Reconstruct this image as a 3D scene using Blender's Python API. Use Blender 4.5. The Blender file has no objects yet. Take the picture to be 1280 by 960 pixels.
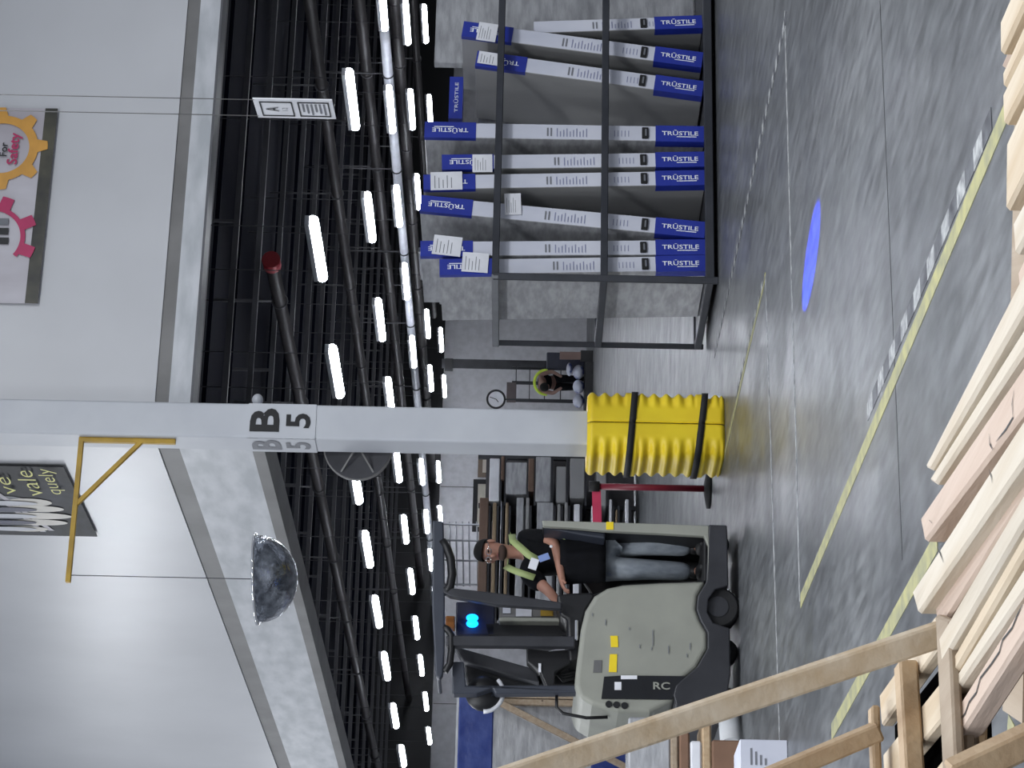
import bpy, bmesh, math, random
from mathutils import Vector, Matrix, Euler
random.seed(7)
S = bpy.context.scene
COL = S.collection
# ---------------------------------------------------------------- camera
F_PX, ROLL, PITCH, CH = 3031.0, 0.0204, 0.00545, 1.59
CAM = Vector((0, 0, CH))
_F = Vector((0, math.cos(PITCH), math.sin(PITCH)))
_D = Vector((0, math.sin(PITCH), -math.cos(PITCH)))
_R = Vector((1, 0, 0))
C_RIGHT = _D*math.cos(ROLL) + _R*math.sin(ROLL)
C_UP = _R*math.cos(ROLL) - _D*math.sin(ROLL)
cd = bpy.data.cameras.new('camera')
cd.sensor_width = 36.0
cd.lens = 36.0*F_PX/1280.0
cd.clip_end = 500
cam = bpy.data.objects.new('camera', cd)
COL.objects.link(cam)
m3 = Matrix((C_RIGHT, C_UP, -_F)).transposed()
cam.matrix_world = Matrix.Translation(CAM) @ m3.to_4x4()
S.camera = cam
# ---------------------------------------------------------------- light
S.view_settings.view_transform = 'Standard'
S.view_settings.look = 'None'
S.view_settings.gamma = 1
S.view_settings.exposure = 0.0
S.view_settings.use_curve_mapping = False
w = bpy.data.worlds.new('world'); S.world = w; w.use_nodes = True
w.node_tree.nodes['Background'].inputs[0].default_value = (0.80, 0.87, 1.0, 1)
w.node_tree.nodes['Background'].inputs[1].default_value = 0.38
TH = math.radians(22.3)
B = Vector((math.cos(TH), math.sin(TH), 0))      # building axis, right and away
A = Vector((-math.sin(TH), math.cos(TH), 0))     # building axis, left and away
def area(name, loc, sx, sy, power, rot=(0, 0, 0), col=(0.93, 0.96, 1)):
    l = bpy.data.lights.new(name, 'AREA'); l.shape = 'RECTANGLE'; l.size = sx; l.size_y = sy
    l.energy = power; l.color = col
    o = bpy.data.objects.new(name, l); o.location = loc; o.rotation_euler = rot; COL.objects.link(o)
    return o
# high bay lamps of the front hall (above and beside the photographer)
for x, y, pw in [(-5, 3, 230), (1, 2.5, 90), (-3, -4, 300), (3, -6, 300), (7, 5, 420), (-5, 9.5, 430), (1, 9.5, 520), (7, 12, 560), (-6, 14.5, 230), (-9, 21, 260), (-11, 27, 430), (-15, 36, 900)]:
    area('hall_lamp', (x, y, 8.5), 0.4, 2.4, pw, (0, 0, TH))
for x, y, z, pw in [(13, 38, 4.6, 650), (17, 52, 4.6, 650), (-14, 50, 6.5, 1000), (9, 24.5, 4.4, 160)]:  # fill lights added out of view to brighten the far hall
    area('low_hall_fill', (x, y, z), 0.4, 2.4, pw, (0, 0, TH))
# ---------------------------------------------------------------- pixel helpers
def ray(px, py):
    return _F + C_RIGHT*((px-640)/F_PX) + C_UP*((480-py)/F_PX)
def P(px, py, Y):
    r = ray(px, py); return CAM + r*(Y/r.y)
def Pz(px, py, z):
    r = ray(px, py); return CAM + r*((z-CH)/r.z)
def Pw(px, py, p0, n):
    r = ray(px, py); return CAM + r*((p0-CAM).dot(n)/r.dot(n))
# ---------------------------------------------------------------- materials
def lin(c):
    return tuple(((v/255)/12.92 if v/255 <= .04045 else ((v/255+.055)/1.055)**2.4) for v in c)
MATS = {}
def mat(name, c, rough=.6, metal=0, c2=None, nscale=6, stretch=(1, 1, 1), bump=0, bscale=30, emit=0, detail=4, lo=.35, hi=.65, coat=0, alpha=1, trans=0, spec=.5):
    if name in MATS: return MATS[name]
    m = bpy.data.materials.new(name); m.use_nodes = True
    nt = m.node_tree; b = nt.nodes['Principled BSDF']
    col = (*lin(c), 1)
    b.inputs['Base Color'].default_value = col
    b.inputs['Roughness'].default_value = rough
    b.inputs['Metallic'].default_value = metal
    b.inputs['Coat Weight'].default_value = coat
    b.inputs['Alpha'].default_value = alpha
    b.inputs['Transmission Weight'].default_value = trans
    b.inputs['Specular IOR Level'].default_value = spec
    if emit:
        b.inputs['Emission Color'].default_value = col; b.inputs['Emission Strength'].default_value = emit
    tc = nt.nodes.new('ShaderNodeTexCoord'); mp = nt.nodes.new('ShaderNodeMapping')
    mp.inputs['Scale'].default_value = stretch
    nt.links.new(tc.outputs['Object'], mp.inputs[0])
    if c2 is None: c2 = tuple(min(255, v*1.06+2) for v in c)
    n = nt.nodes.new('ShaderNodeTexNoise'); n.inputs['Scale'].default_value = nscale; n.inputs['Detail'].default_value = detail
    nt.links.new(mp.outputs[0], n.inputs[0])
    r = nt.nodes.new('ShaderNodeValToRGB')
    r.color_ramp.elements[0].position = lo; r.color_ramp.elements[1].position = hi
    r.color_ramp.elements[0].color = col; r.color_ramp.elements[1].color = (*lin(c2), 1)
    nt.links.new(n.outputs[0], r.inputs[0]); nt.links.new(r.outputs[0], b.inputs['Base Color'])
    if bump:
        n2 = nt.nodes.new('ShaderNodeTexNoise'); n2.inputs['Scale'].default_value = bscale; n2.inputs['Detail'].default_value = 5
        nt.links.new(mp.outputs[0], n2.inputs[0])
        bp = nt.nodes.new('ShaderNodeBump'); bp.inputs['Strength'].default_value = bump; bp.inputs['Distance'].default_value = .02
        nt.links.new(n2.outputs[0], bp.inputs['Height']); nt.links.new(bp.outputs[0], b.inputs['Normal'])
    MATS[name] = m
    return m
def wood_mat(name, c, c2, knots=True):
    m = mat(name, c, .7, c2=c2, nscale=1.6, stretch=(22, 1.6, 22), bump=.15, bscale=5, lo=.3, hi=.75, detail=6)
    if knots:
        nt = m.node_tree; b = nt.nodes['Principled BSDF']
        v = nt.nodes.new('ShaderNodeTexVoronoi'); v.inputs['Scale'].default_value = 3.3
        tc = nt.nodes.new('ShaderNodeTexCoord'); mp = nt.nodes.new('ShaderNodeMapping'); mp.inputs['Scale'].default_value = (1.6, .7, 1.6)
        nt.links.new(tc.outputs['Object'], mp.inputs[0]); nt.links.new(mp.outputs[0], v.inputs[0])
        r = nt.nodes.new('ShaderNodeValToRGB')
        r.color_ramp.elements[0].position = .035; r.color_ramp.elements[1].position = .06
        r.color_ramp.elements[0].color = (.12, .06, .03, 1); r.color_ramp.elements[1].color = (1, 1, 1, 1)
        nt.links.new(v.outputs['Distance'], r.inputs[0])
        mx = nt.nodes.new('ShaderNodeMix'); mx.data_type = 'RGBA'; mx.blend_type = 'MULTIPLY'; mx.inputs[0].default_value = .85
        src = b.inputs['Base Color'].links[0].from_socket
        nt.links.new(src, mx.inputs[6]); nt.links.new(r.outputs[0], mx.inputs[7]); nt.links.new(mx.outputs[2], b.inputs['Base Color'])
    return m
# floor: polished concrete
def floor_mat():
    m = bpy.data.materials.new('polished_concrete'); m.use_nodes = True
    nt = m.node_tree; b = nt.nodes['Principled BSDF']; L = nt.links.new
    tc = nt.nodes.new('ShaderNodeTexCoord')
    def noise(sc, stretch, det, rot=0):
        mp = nt.nodes.new('ShaderNodeMapping'); mp.inputs['Scale'].default_value = stretch; mp.inputs['Rotation'].default_value = (0, 0, rot)
        n = nt.nodes.new('ShaderNodeTexNoise'); n.inputs['Scale'].default_value = sc; n.inputs['Detail'].default_value = det
        L(tc.outputs['Object'], mp.inputs[0]); L(mp.outputs[0], n.inputs[0]); return n.outputs[0]
    def ramp(s, p0, p1, c0, c1):
        r = nt.nodes.new('ShaderNodeValToRGB'); e = r.color_ramp.elements
        e[0].position = p0; e[1].position = p1; e[0].color = (*c0, 1); e[1].color = (*c1, 1); L(s, r.inputs[0]); return r.outputs[0]
    big = ramp(noise(.5, (1, 1, 1), 6), .3, .7, lin((76, 78, 81)), lin((104, 106, 108)))
    fine = ramp(noise(7, (2.6, .5, 1), 8, .25), .32, .68, (.60,)*3, (1.28,)*3)
    scr = ramp(noise(14, (.6, 3, 1), 3, -.5), .62, .75, (1,)*3, (1.35,)*3)
    def mul(a, c, f=1.0):
        x = nt.nodes.new('ShaderNodeMix'); x.data_type = 'RGBA'; x.blend_type = 'MULTIPLY'; x.inputs[0].default_value = f
        L(a, x.inputs[6]); L(c, x.inputs[7]); return x.outputs[2]
    L(mul(mul(big, fine), scr, .5), b.inputs['Base Color'])
    L(ramp(noise(2.2, (1, 1, 1), 6), .3, .7, (.30,)*3, (.44,)*3), b.inputs['Roughness'])
    b.inputs['Specular IOR Level'].default_value = .6
    return m
FLOOR = floor_mat()
WALLW = mat('white_panel', (196, 197, 200), .32, c2=(204, 205, 208), nscale=.7, bump=.03, bscale=1.5)
FASC = mat('white_steel', (206, 208, 212), .38, c2=(178, 182, 186), nscale=2.2, stretch=(1, 1, 3), bump=.05, bscale=8, detail=8)
GREYM = mat('grey_steel', (128, 127, 126), .45, c2=(112, 111, 110), nscale=2)
DARKLIP = mat('dark_steel', (88, 88, 92), .5)
DECK = mat('navy_deck', (9, 11, 24), .9, spec=.1)
JOIST = mat('joist_grey', (62, 62, 66), .6)
PIPE = mat('pipe_dark', (50, 48, 49), .45)
FARW = mat('far_wall_white', (190, 190, 194), .6)
COLW = mat('column_white', (196, 199, 204), .38, c2=(186, 189, 195), nscale=2)
BLACK = mat('black_paint', (14, 14, 17), .45)
BLACKR = mat('black_rubber', (20, 20, 22), .7)
GREYTXT = mat('grey_print', (112, 114, 120), .5)
YEL = mat('yellow_plastic', (235, 208, 42), .42, c2=(225, 194, 38), nscale=3, spec=.4)
YELP = mat('yellow_paint', (186, 150, 45), .45, c2=(160, 128, 38), nscale=5)
TAPEY = mat('yellow_tape', (162, 158, 112), .6, c2=(130, 130, 106), nscale=9, detail=8)
TAPEW = mat('worn_white_tape', (170, 172, 172), .55, c2=(108, 110, 113), nscale=16, detail=8)
TAPED = mat('tape_black', (62, 63, 68), .5, c2=(96, 98, 102), nscale=10)
LIGHT = mat('lamp_glow', (240, 245, 255), .4, emit=42)
STEEL = mat('brushed_steel', (150, 152, 156), .35, .8)
CHROME = mat('chrome', (225, 225, 228), .12, 1)
RACKM = mat('rack_steel', (52, 54, 60), .42, .3, c2=(62, 64, 70), nscale=5)
RACKL = mat('rack_tube_grey', (120, 122, 126), .4, .3)
CARTON = mat('white_carton', (208, 210, 220), .6, c2=(192, 195, 208), nscale=3, stretch=(1, 1, .5))
FILM = mat('wrap_film', (150, 151, 154), .24, c2=(178, 179, 182), nscale=4, stretch=(1.2, 1.2, 4.5), bump=.3, bscale=7, detail=8, coat=.3)  # paler streaks in the colour stand for highlights on the crinkles
FILMG = mat('grey_board_face', (150, 150, 150), .4, c2=(146, 146, 146), nscale=2, bump=.2, bscale=7)
BLUE = mat('blue_print', (28, 44, 140), .42, c2=(36, 54, 156), nscale=3, bump=.2, bscale=10)
WHT = mat('white_ink', (225, 228, 235), .5)
PAPER = mat('white_paper', (214, 215, 220), .6)
PRINT = mat('pale_print', (128, 132, 160), .6)
BEIGE = mat('beige_grey_paint', (148, 149, 139), .5, c2=(138, 139, 130), nscale=3, detail=8)
FDARK = mat('charcoal_paint', (36, 37, 42), .5, c2=(48, 49, 54), nscale=4, detail=8)
FNAVY = mat('slate_blue_paint', (50, 54, 64), .45)
RED = mat('red_belt', (150, 24, 52), .55)
PINK = mat('red_post', (190, 52, 88), .5)
DARKRED = mat('dark_red', (120, 20, 30), .5)
WOODS = [wood_mat('pine_pale', (212, 198, 176), (186, 162, 128)), wood_mat('pine_white', (214, 206, 192), (190, 174, 150)),
         wood_mat('pine_pink', (204, 184, 168), (188, 164, 146)), wood_mat('pine_tan', (190, 166, 134), (166, 138, 106)),
         wood_mat('pine_grey', (168, 152, 132), (146, 126, 104))]
CARD = mat('brown_cardboard', (120, 92, 74), .8)
# ---------------------------------------------------------------- mesh builder
W = {}
class MB:
    def __init__(s): s.bm = bmesh.new(); s.mats = []
    def mi(s, m):
        if m not in s.mats: s.mats.append(m)
        return s.mats.index(m)
    def faces(s, pts, fs, m, smooth=False):
        i = s.mi(m); vs = [s.bm.verts.new(p) for p in pts]
        for f in fs:
            try:
                fc = s.bm.faces.new([vs[k] for k in f]); fc.material_index = i; fc.smooth = smooth
            except ValueError: pass
        return vs
    def hexa(s, lo, hi, m):
        s.faces(list(lo)+list(hi), [(3, 2, 1, 0), (4, 5, 6, 7), (0, 1, 5, 4), (1, 2, 6, 5), (2, 3, 7, 6), (3, 0, 4, 7)], m); return s
    def obox(s, o, ux, uy, uz, m):
        """box from corner o along three vectors"""
        o = Vector(o); ux, uy, uz = Vector(ux), Vector(uy), Vector(uz)
        return s.hexa([o, o+ux, o+ux+uy, o+uy], [o+uz, o+ux+uz, o+ux+uy+uz, o+uy+uz], m)
    def box(s, c, dx, dy, dz, m, ax=None, ay=None, az=None):
        c = Vector(c); ax = Vector(ax or (1, 0, 0)); ay = Vector(ay or (0, 1, 0)); az = Vector(az or (0, 0, 1))
        return s.obox(c-ax*dx/2-ay*dy/2-az*dz/2, ax*dx, ay*dy, az*dz, m)
    def gbox(s, c, db, da, dz, m): return s.box(c, db, da, dz, m, B, A)
    def beam(s, p0, p1, w_, h_, m, up=(0, 0, 1)):
        p0, p1 = Vector(p0), Vector(p1); d = (p1-p0); u = Vector(up)
        sd = d.cross(u)
        if sd.length < 1e-6: sd = d.cross(Vector((1, 0, 0)))
        sd.normalize(); u = sd.cross(d).normalized()
        return s.obox(p0-sd*w_/2-u*h_/2, sd*w_, u*h_, d, m)
    def tube(s, pts, r, m, n=10, caps=True, closed=False):
        pts = [Vector(p) for p in pts]; N = len(pts); rs = r if isinstance(r, (list, tuple)) else [r]*N
        i = s.mi(m); rings = []
        prev = None
        for k, p in enumerate(pts):
            if closed: d = pts[(k+1) % N]-pts[k-1]
            else: d = (pts[min(k+1, N-1)]-pts[max(k-1, 0)])
            d.normalize()
            if prev is None:
                u = d.orthogonal().normalized()
            else:
                u = (prev-d*prev.dot(d)).normalized()
            prev = u; v = d.cross(u)
            rings.append([s.bm.verts.new(p+(u*math.cos(t)+v*math.sin(t))*rs[k]) for t in [2*math.pi*j/n for j in range(n)]])
        rng = range(N if closed else N-1)
        for k in rng:
            a_, b_ = rings[k], rings[(k+1) % N]
            for j in range(n):
                f = s.bm.faces.new((a_[j], a_[(j+1) % n], b_[(j+1) % n], b_[j])); f.material_index = i; f.smooth = True
        if caps and not closed:
            f = s.bm.faces.new(list(reversed(rings[0]))); f.material_index = i
            f = s.bm.faces.new(rings[-1]); f.material_index = i
        return s
    def prism(s, pts, vec, m, mside=None):
        pts = [Vector(p) for p in pts]; vec = Vector(vec); n = len(pts)
        v0 = [s.bm.verts.new(p) for p in pts]; v1 = [s.bm.verts.new(p+vec) for p in pts]
        i = s.mi(m); j = s.mi(mside) if mside else i
        f = s.bm.faces.new(v0); f.material_index = i
        f = s.bm.faces.new(list(reversed(v1))); f.material_index = i
        for k in range(n):
            f = s.bm.faces.new((v0[(k+1) % n], v0[k], v1[k], v1[(k+1) % n])); f.material_index = j
        return s
    def grid(s, rows, m, smooth=True, cu=False, cv=False):
        i = s.mi(m); vs = [[s.bm.verts.new(p) for p in r] for r in rows]
        R, C = len(vs), len(vs[0])
        for a_ in range(R if cv else R-1):
            for b_ in range(C if cu else C-1):
                q = (vs[a_][b_], vs[a_][(b_+1) % C], vs[(a_+1) % R][(b_+1) % C], vs[(a_+1) % R][b_])
                try:
                    f = s.bm.faces.new(q); f.material_index = i; f.smooth = smooth
                except ValueError: pass
        return vs
    def ell(s, c, rx, ry, rz, m, ax=None, ay=None, az=None, n=16, k=10):
        c = Vector(c); ax = Vector(ax or (1, 0, 0)); ay = Vector(ay or (0, 1, 0)); az = Vector(az or (0, 0, 1))
        rows = []
        for q in range(k+1):
            ph = -math.pi/2+math.pi*q/k; cc = max(math.cos(ph), .01)
            rows.append([c+ax*rx*cc*math.cos(t)+ay*ry*cc*math.sin(t)+az*rz*math.sin(ph) for t in [2*math.pi*j/n for j in range(n)]])
        s.grid(rows, m, cu=True); return s
    def text(s, txt, o, right, up, size, m, depth=.002, bold=0., width=None):
        """text centred on o, running along right, letters' tops toward up"""
        cu = bpy.data.curves.new('t', 'FONT'); cu.body = txt; cu.size = 1; cu.align_x = 'CENTER'; cu.align_y = 'CENTER'
        cu.offset = bold; cu.resolution_u = 3
        ob = bpy.data.objects.new('t', cu); COL.objects.link(ob)
        me = bpy.data.meshes.new_from_object(ob); COL.objects.unlink(ob)
        xs = [v.co.x for v in me.vertices]; ys = [v.co.y for v in me.vertices]
        if not xs: return s
        cx, cy = (min(xs)+max(xs))/2, (min(ys)+max(ys))/2
        sy = size/(max(ys)-min(ys)); sx = sy if width is None else width/(max(xs)-min(xs))
        right = Vector(right).normalized(); up = Vector(up).normalized(); nrm = right.cross(up)
        i = s.mi(m)
        vs = [s.bm.verts.new(Vector(o)+right*(v.co.x-cx)*sx+up*(v.co.y-cy)*sy+nrm*depth) for v in me.vertices]
        for p in me.polygons:
            try:
                f = s.bm.faces.new([vs[k] for k in p.vertices]); f.material_index = i
            except ValueError: pass
        bpy.data.objects.remove(ob); bpy.data.meshes.remove(me)
        return s
    def build(s, name, parent=None, bev=0, recalc=False, seg=1, label=None):
        me = bpy.data.meshes.new(name)
        if recalc: bmesh.ops.recalc_face_normals(s.bm, faces=s.bm.faces)
        if parent is not None:
            Mw = W[parent]
        else:
            xs = [v.co for v in s.bm.verts]
            Mw = Matrix.Translation(Vector(((min(c.x for c in xs)+max(c.x for c in xs))/2, (min(c.y for c in xs)+max(c.y for c in xs))/2, min(c.z for c in xs)))) @ Matrix.Rotation(TH, 4, 'Z')
        s.bm.transform(Mw.inverted())
        s.bm.to_mesh(me); s.bm.free()
        for m in s.mats: me.materials.append(m)
        o = bpy.data.objects.new(name, me); COL.objects.link(o)
        if parent is not None: o.parent = parent; W[o] = Mw
        else: o.matrix_world = Mw; W[o] = Mw
        if bev:
            md = o.modifiers.new('bevel', 'BEVEL'); md.width = bev; md.segments = seg; md.limit_method = 'ANGLE'; md.angle_limit = math.radians(40)
        if label: o['label'] = label
        return o
def thing(name, label, cat, loc, group=None, rz=TH):
    o = bpy.data.objects.new(name, None); COL.objects.link(o)
    Mw = Matrix.Translation(Vector(loc)) @ Matrix.Rotation(rz, 4, 'Z')
    o.matrix_world = Mw; W[o] = Mw; o.empty_display_size = .1
    o['label'] = label; o['category'] = cat
    if group: o['group'] = group
    return o
def tag(o, label, cat, group=None):
    o['label'] = label; o['category'] = cat
    if group: o['group'] = group
    return o
def struct(mb, name, **k):
    o = mb.build(name, **k); o['kind'] = 'structure'; return o
def dup(root, Mw, label, group=None):
    r = root.copy(); COL.objects.link(r); r.matrix_world = Mw; r['label'] = label
    if group: r['group'] = group
    for ch in list(root.children):
        c = ch.copy(); COL.objects.link(c); c.parent = r
        for g in list(ch.children):
            d = g.copy(); COL.objects.link(d); d.parent = c
    return r
Z = Vector((0, 0, 1))
def arc(c, ux, uy, r, a0, a1, n):
    return [Vector(c)+ux*r*math.cos(a0+(a1-a0)*k/n)+uy*r*math.sin(a0+(a1-a0)*k/n) for k in range(n+1)]
# ================================================================ STRUCTURE
K = P(550, 552, 19.3); K.z = 0                     # near corner of the column
CW = .295
mb = MB(); mb.box((0, 38, -.1), 110, 90, .2, FLOOR); fl = struct(mb, 'floor')
# upper wall to the right (runs along B), starting at the column
def wall_strip(name, p0, n, along, s0, s1, z0, z1, m, proud=0, thick=.12):
    o = p0 + along*s0 + n*proud
    mb = MB(); mb.obox(o+Z*z0, along*(s1-s0), -n*(thick+proud), Z*(z1-z0), m)
    return struct(mb, name, recalc=True)
WR0 = K + A*.16; WRn = -A
def zr(px, py): return Pw(px, py, WR0, WRn).z
zA, zB, zC, zD = zr(202, 400), zr(219, 400), zr(246, 400), zr(249, 400)
wall_strip('wall_right', WR0, WRn, B, .2, 14, zA, 8.2, WALLW)
wall_strip('trim_1', WR0, WRn, B, .2, 14, zB, zA, GREYM, proud=-.012)
wall_strip('trim_2', WR0, WRn, B, .2, 14, zC, zB, FASC, proud=.0)
wall_strip('trim_3', WR0, WRn, B, .2, 14, zD, zC, DARKLIP, proud=.02, thick=.25)
WL0 = K + B*.03; WLn = -B
def zl(px, py): return Pw(px, py, WL0, WLn).z
lA, lB, lC, lD = zl(287, 800), zl(308, 800), zl(381, 800), zl(393, 800)
wall_strip('wall_left', WL0, WLn, A, .28, 48, lA, 8.2, WALLW)
wall_strip('trim_4', WL0, WLn, A, .28, 48, lB, lA, GREYM, proud=-.012)
wall_strip('trim_5', WL0, WLn, A, .28, 48, lC, lB, FASC, proud=.0)
wall_strip('trim_6', WL0, WLn, A, .28, 48, lD, lC, GREYM, proud=.03, thick=.3)
# far wall, its dark soffit, and the sides of the low hall
FW = Pz(735, 460, 0); FW0 = FW + A*1.5; FWn = -A
print('far wall', FW0, 'z strips', zA, zB, zC, zD, lA, lB, lC, lD)
s_far = (FW0-K).dot(A); off = (FW0-K).dot(B)
o = K + A*s_far
mb = MB(); mb.obox(o-B*30, B*90, A*.2, Z*5.6, FARW); struct(mb, 'wall_back')
mb = MB(); mb.obox(o-B*30-A*.25+Z*3.72, B*90, A*.24, Z*1.6, BLACK); struct(mb, 'trim_7')
mb = MB()
mb.obox(K+A*.35+B*.2+Z*5.25, B*45, A*(s_far-.4), Z*.1, DECK); 
struct(mb, 'ceiling', recalc=True)
# panel joints on the right wall and far wall
mb = MB()
for k in range(8): mb.obox(o-B*(20-k*5.7)-A*.012+Z*0, B*.02, A*.01, Z*3.7, GREYM)
struct(mb, 'trim_8')
# floor markings
def fline(name, x0, y0, x1, y1, wid, m, ext=0, dashes=None, z=.003):
    p, q = Pz(x0, y0, 0), Pz(x1, y1, 0); d = (q-p); L = d.length; d.normalize(); q = q+d*ext; L += ext
    sd = Vector((-d.y, d.x, 0)); mb = MB()
    if dashes is None:
        mb.obox(p-sd*wid/2, sd*wid, d*L, Z*z, m)
    else:
        n = int(L/dashes)
        for k in range(n):
            mb.obox(p-sd*wid/2+d*k*dashes, sd*wid, d*dashes*.995, Z*z, m if k % 2 else TAPED)
    return struct(mb, name, recalc=True)
fline('trim_10', 1258, 140, 1001, 752, .08, TAPEY)
fline('trim_11', 1240, 148, 1083, 520, .085, TAPEW, dashes=.17)
fline('trim_12', 983, 20, 893, 445, .07, TAPEW, dashes=.11)
fline('trim_13', 957, 345, 901, 590, .055, TAPEY)
fline('trim_14', 956, 345, 920, 495, .05, TAPEW, dashes=.12, z=.0045)
fline('trim_15', 981, 15, 1000, 752, .035, TAPEW)
fline('trim_16', 957, 345, 975, 935, .035, TAPEW)
fline('trim_17', 1172, 676, 1040, 915, .085, TAPEY)
fline('trim_18', 1100, 0, 1128, 700, .010, BLACK, z=.001)
fline('trim_19', 1265, 900, 1258, 1000, .10, TAPEY)
# ceiling joists (along B), one mesh reused
def zjoist():
    mb = MB(); mb.box((0, 0, 0), 44, .07, .06, JOIST); mb.box((0, 0, .5), 44, .09, .05, DECK)
    for k in range(5): mb.box((-18+9*k, 0, .25), .03, .03, .5, JOIST)
    me = bpy.data.meshes.new('joist'); mb.bm.to_mesh(me); me.materials.append(JOIST); me.materials.append(DECK); return me
JM = zjoist(); n = 20
for k in range(26):
    s = 1.0 + k*2.05
    if s > s_far-.6: break
    o_ = bpy.data.objects.new('trim_%d' % n, JM); n += 1; COL.objects.link(o_); o_['kind'] = 'structure'
    c = K + A*s + B*22.4 + Z*4.68
    o_.matrix_world = Matrix.Translation(c) @ Matrix.Rotation(TH, 4, 'Z')
# ================================================================ COLUMN
t = thing('steel_column', 'tall square white steel column marked B 5 with yellow guard at its foot', 'column', K+B*CW/2+A*CW/2)
mb = MB(); mb.obox(K, B*CW, A*CW, Z*8.2, COLW); mb.build('post', t, bev=.018, seg=3)
def colz(px, py=525): return Pw(px, py, K, -A).z
z1, z0 = colz(310), colz(395)
mb = MB(); mb.obox(K-A*.006-B*.006+Z*z0, B*(CW+.004), A*.005, Z*(z1-z0), COLW)
mb.obox(K-A*.006-B*.006+Z*z0, B*.005, A*(CW+.004), Z*(z1-z0), COLW)
cB = Pw(331, 525, K-A*.008, -A); mb.text('B', cB, B, Z, .235, BLACK, .002, .03, .20)
c5 = Pw(373, 526, K-A*.008, -A); mb.text('5', c5, B, Z, .195, BLACK, .002, .025, .125)
cB = Pw(333, 556, K-B*.008, -B); mb.text('B', cB, -A, Z, .235, GREYTXT, .002, .03, .21)
c5 = Pw(373, 557, K-B*.008, -B); mb.text('5', c5, -A, Z, .195, GREYTXT, .002, .025, .15)
mb.build('number_sign', t, label='white sign wrap with black B 5')
# ---- yellow guard
gc = K+B*CW/2+A*CW/2; gz1 = 1.10; GH = 1.09
t = thing('column_guard', 'yellow ribbed plastic guard strapped around the foot of the white column', 'column guard', gc)
def guard_pt(th, z, dr=0):
    # rounded square, th measured from -A direction
    c_, s_ = math.cos(th), math.sin(th); p = 5.0
    base = .29/((abs(c_)**p+abs(s_)**p)**(1/p))
    fl = abs(s_)           # flat at the seams (front/back middle)
    wgt = max(0, min(1, (abs(math.sin(th))-.38)/.25))
    ribz = 0
    band = (abs(z-.74) < .045) or (abs(z-.19) < .04)
    if not band and z > .03 and z < GH-.03:
        ribz = (.5+.5*math.cos((z-.02)/.098*2*math.pi))
    edge = min(z, GH-z); rnd = -.035*max(0, 1-edge/.04)**2
    seam = -.022*math.exp(-(math.sin(th)/.022)**2) if abs(c_) > .5 else 0
    r = base + dr + rnd - .034*wgt*ribz + seam
    d = (-A)*c_ + B*s_
    return gc + d*r + Z*z
for nm, a0, a1 in (('guard_half', .012, math.pi-.012), ('guard_half', math.pi+.012, 2*math.pi-.012)):
    mb = MB(); rows = []
    for k in range(93):
        z = GH*k/92
        rows.append([guard_pt(a0+(a1-a0)*j/72, z) for j in range(73)])
    mb.grid(rows, YEL)
    # top rim inwards
    top = rows[-1]; mb.grid([top, [gc+(p-gc)*.60+Z*(GH*.40) if False else Vector((gc.x+(p.x-gc.x)*.62, gc.y+(p.y-gc.y)*.62, GH)) for p in top]], YEL)
    mb.build(nm, t, recalc=True)
for zc, tilt in ((.735, .035), (.185, .05)):
    mb = MB(); rows = []
    def sp(th, dz):
        p = guard_pt(th, .74, .006); d = -(p-gc).dot(B); p.z = zc + dz + d*tilt/.33*.8; return p
    N = 80
    rows = [[sp(2*math.pi*j/N+.001, dz) for j in range(N)] for dz in (-.026, .026)]
    rows2 = [[p+(p-gc).normalized()*0+((Vector((p.x-gc.x, p.y-gc.y, 0))).normalized()*.006) for p in r] for r in rows]
    mb.grid([rows[0], rows2[0], rows2[1], rows[1], rows[0]], BLACKR, cu=True)
    mb.build('strap', t, recalc=True)
# ================================================================ BRACKET + DOME MIRROR
def PK(px, py): return Pw(px, py, K-B*.03, -B)
v0 = Pw(100, 547, K, -A); zt = Pw(97, 546, K-A*.0, -A).z; zb = Pw(218, 550, K, -A).z
bp = K + A*.07 - B*.022
t = thing('wall_bracket', 'yellow triangular steel bracket arm bolted high on the white column', 'bracket', bp+Z*zb)
mb = MB(); mb.beam(bp+Z*zb, bp+Z*zt, .04, .04, YELP, up=B); mb.build('upright', t, bev=.003)
def Parm(px, py): return Pw(px, py, bp, A)
e1 = Parm(78, 728)
tip = Vector((e1.x, e1.y, zt-.02)); tip = bp + (-B)*((e1-bp).dot(-B)) + Z*(zt-.02)
mb = MB(); mb.beam(bp+Z*(zt-.02)-B*.01, tip, .04, .04, YELP); mb.build('arm', t, bev=.003)
q0, q1 = Parm(178, 551), Parm(92, 630)
mb = MB(); mb.beam(q0, Vector((q1.x, q1.y, zt-.03)), .035, .035, YELP, up=B); mb.build('brace', t, bev=.003)
mc = Parm(321, 726); mc = tip + B*.06; mz = Parm(321, 726).z
R_ = .345
t = thing('dome_mirror', 'clear half-dome safety mirror hanging by a wire from the yellow bracket', 'mirror', Vector((mc.x, mc.y, mz-.31)))
ctr = Vector((mc.x, mc.y, mz))
tx = (Z*1 + B*(-.06)).normalized(); sx = B - tx*B.dot(tx); sx.normalize(); sy = tx.cross(sx)
mb = MB(); rows = []
for k in range(15):
    ph = math.pi/2*k/14; rr = max(R_*math.cos(ph), .003)
    rows.append([ctr+(sx*math.cos(u)+sy*math.sin(u))*rr - tx*math.sin(ph)*R_*.92 for u in [2*math.pi*j/48 for j in range(48)]])
mb.grid(rows, mat('mirror_acrylic', (196, 202, 212), .08, 1, bump=1.0, bscale=11, c2=(120, 124, 134), nscale=12, detail=8), cu=True); mb.build('dome', t, recalc=True)
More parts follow.
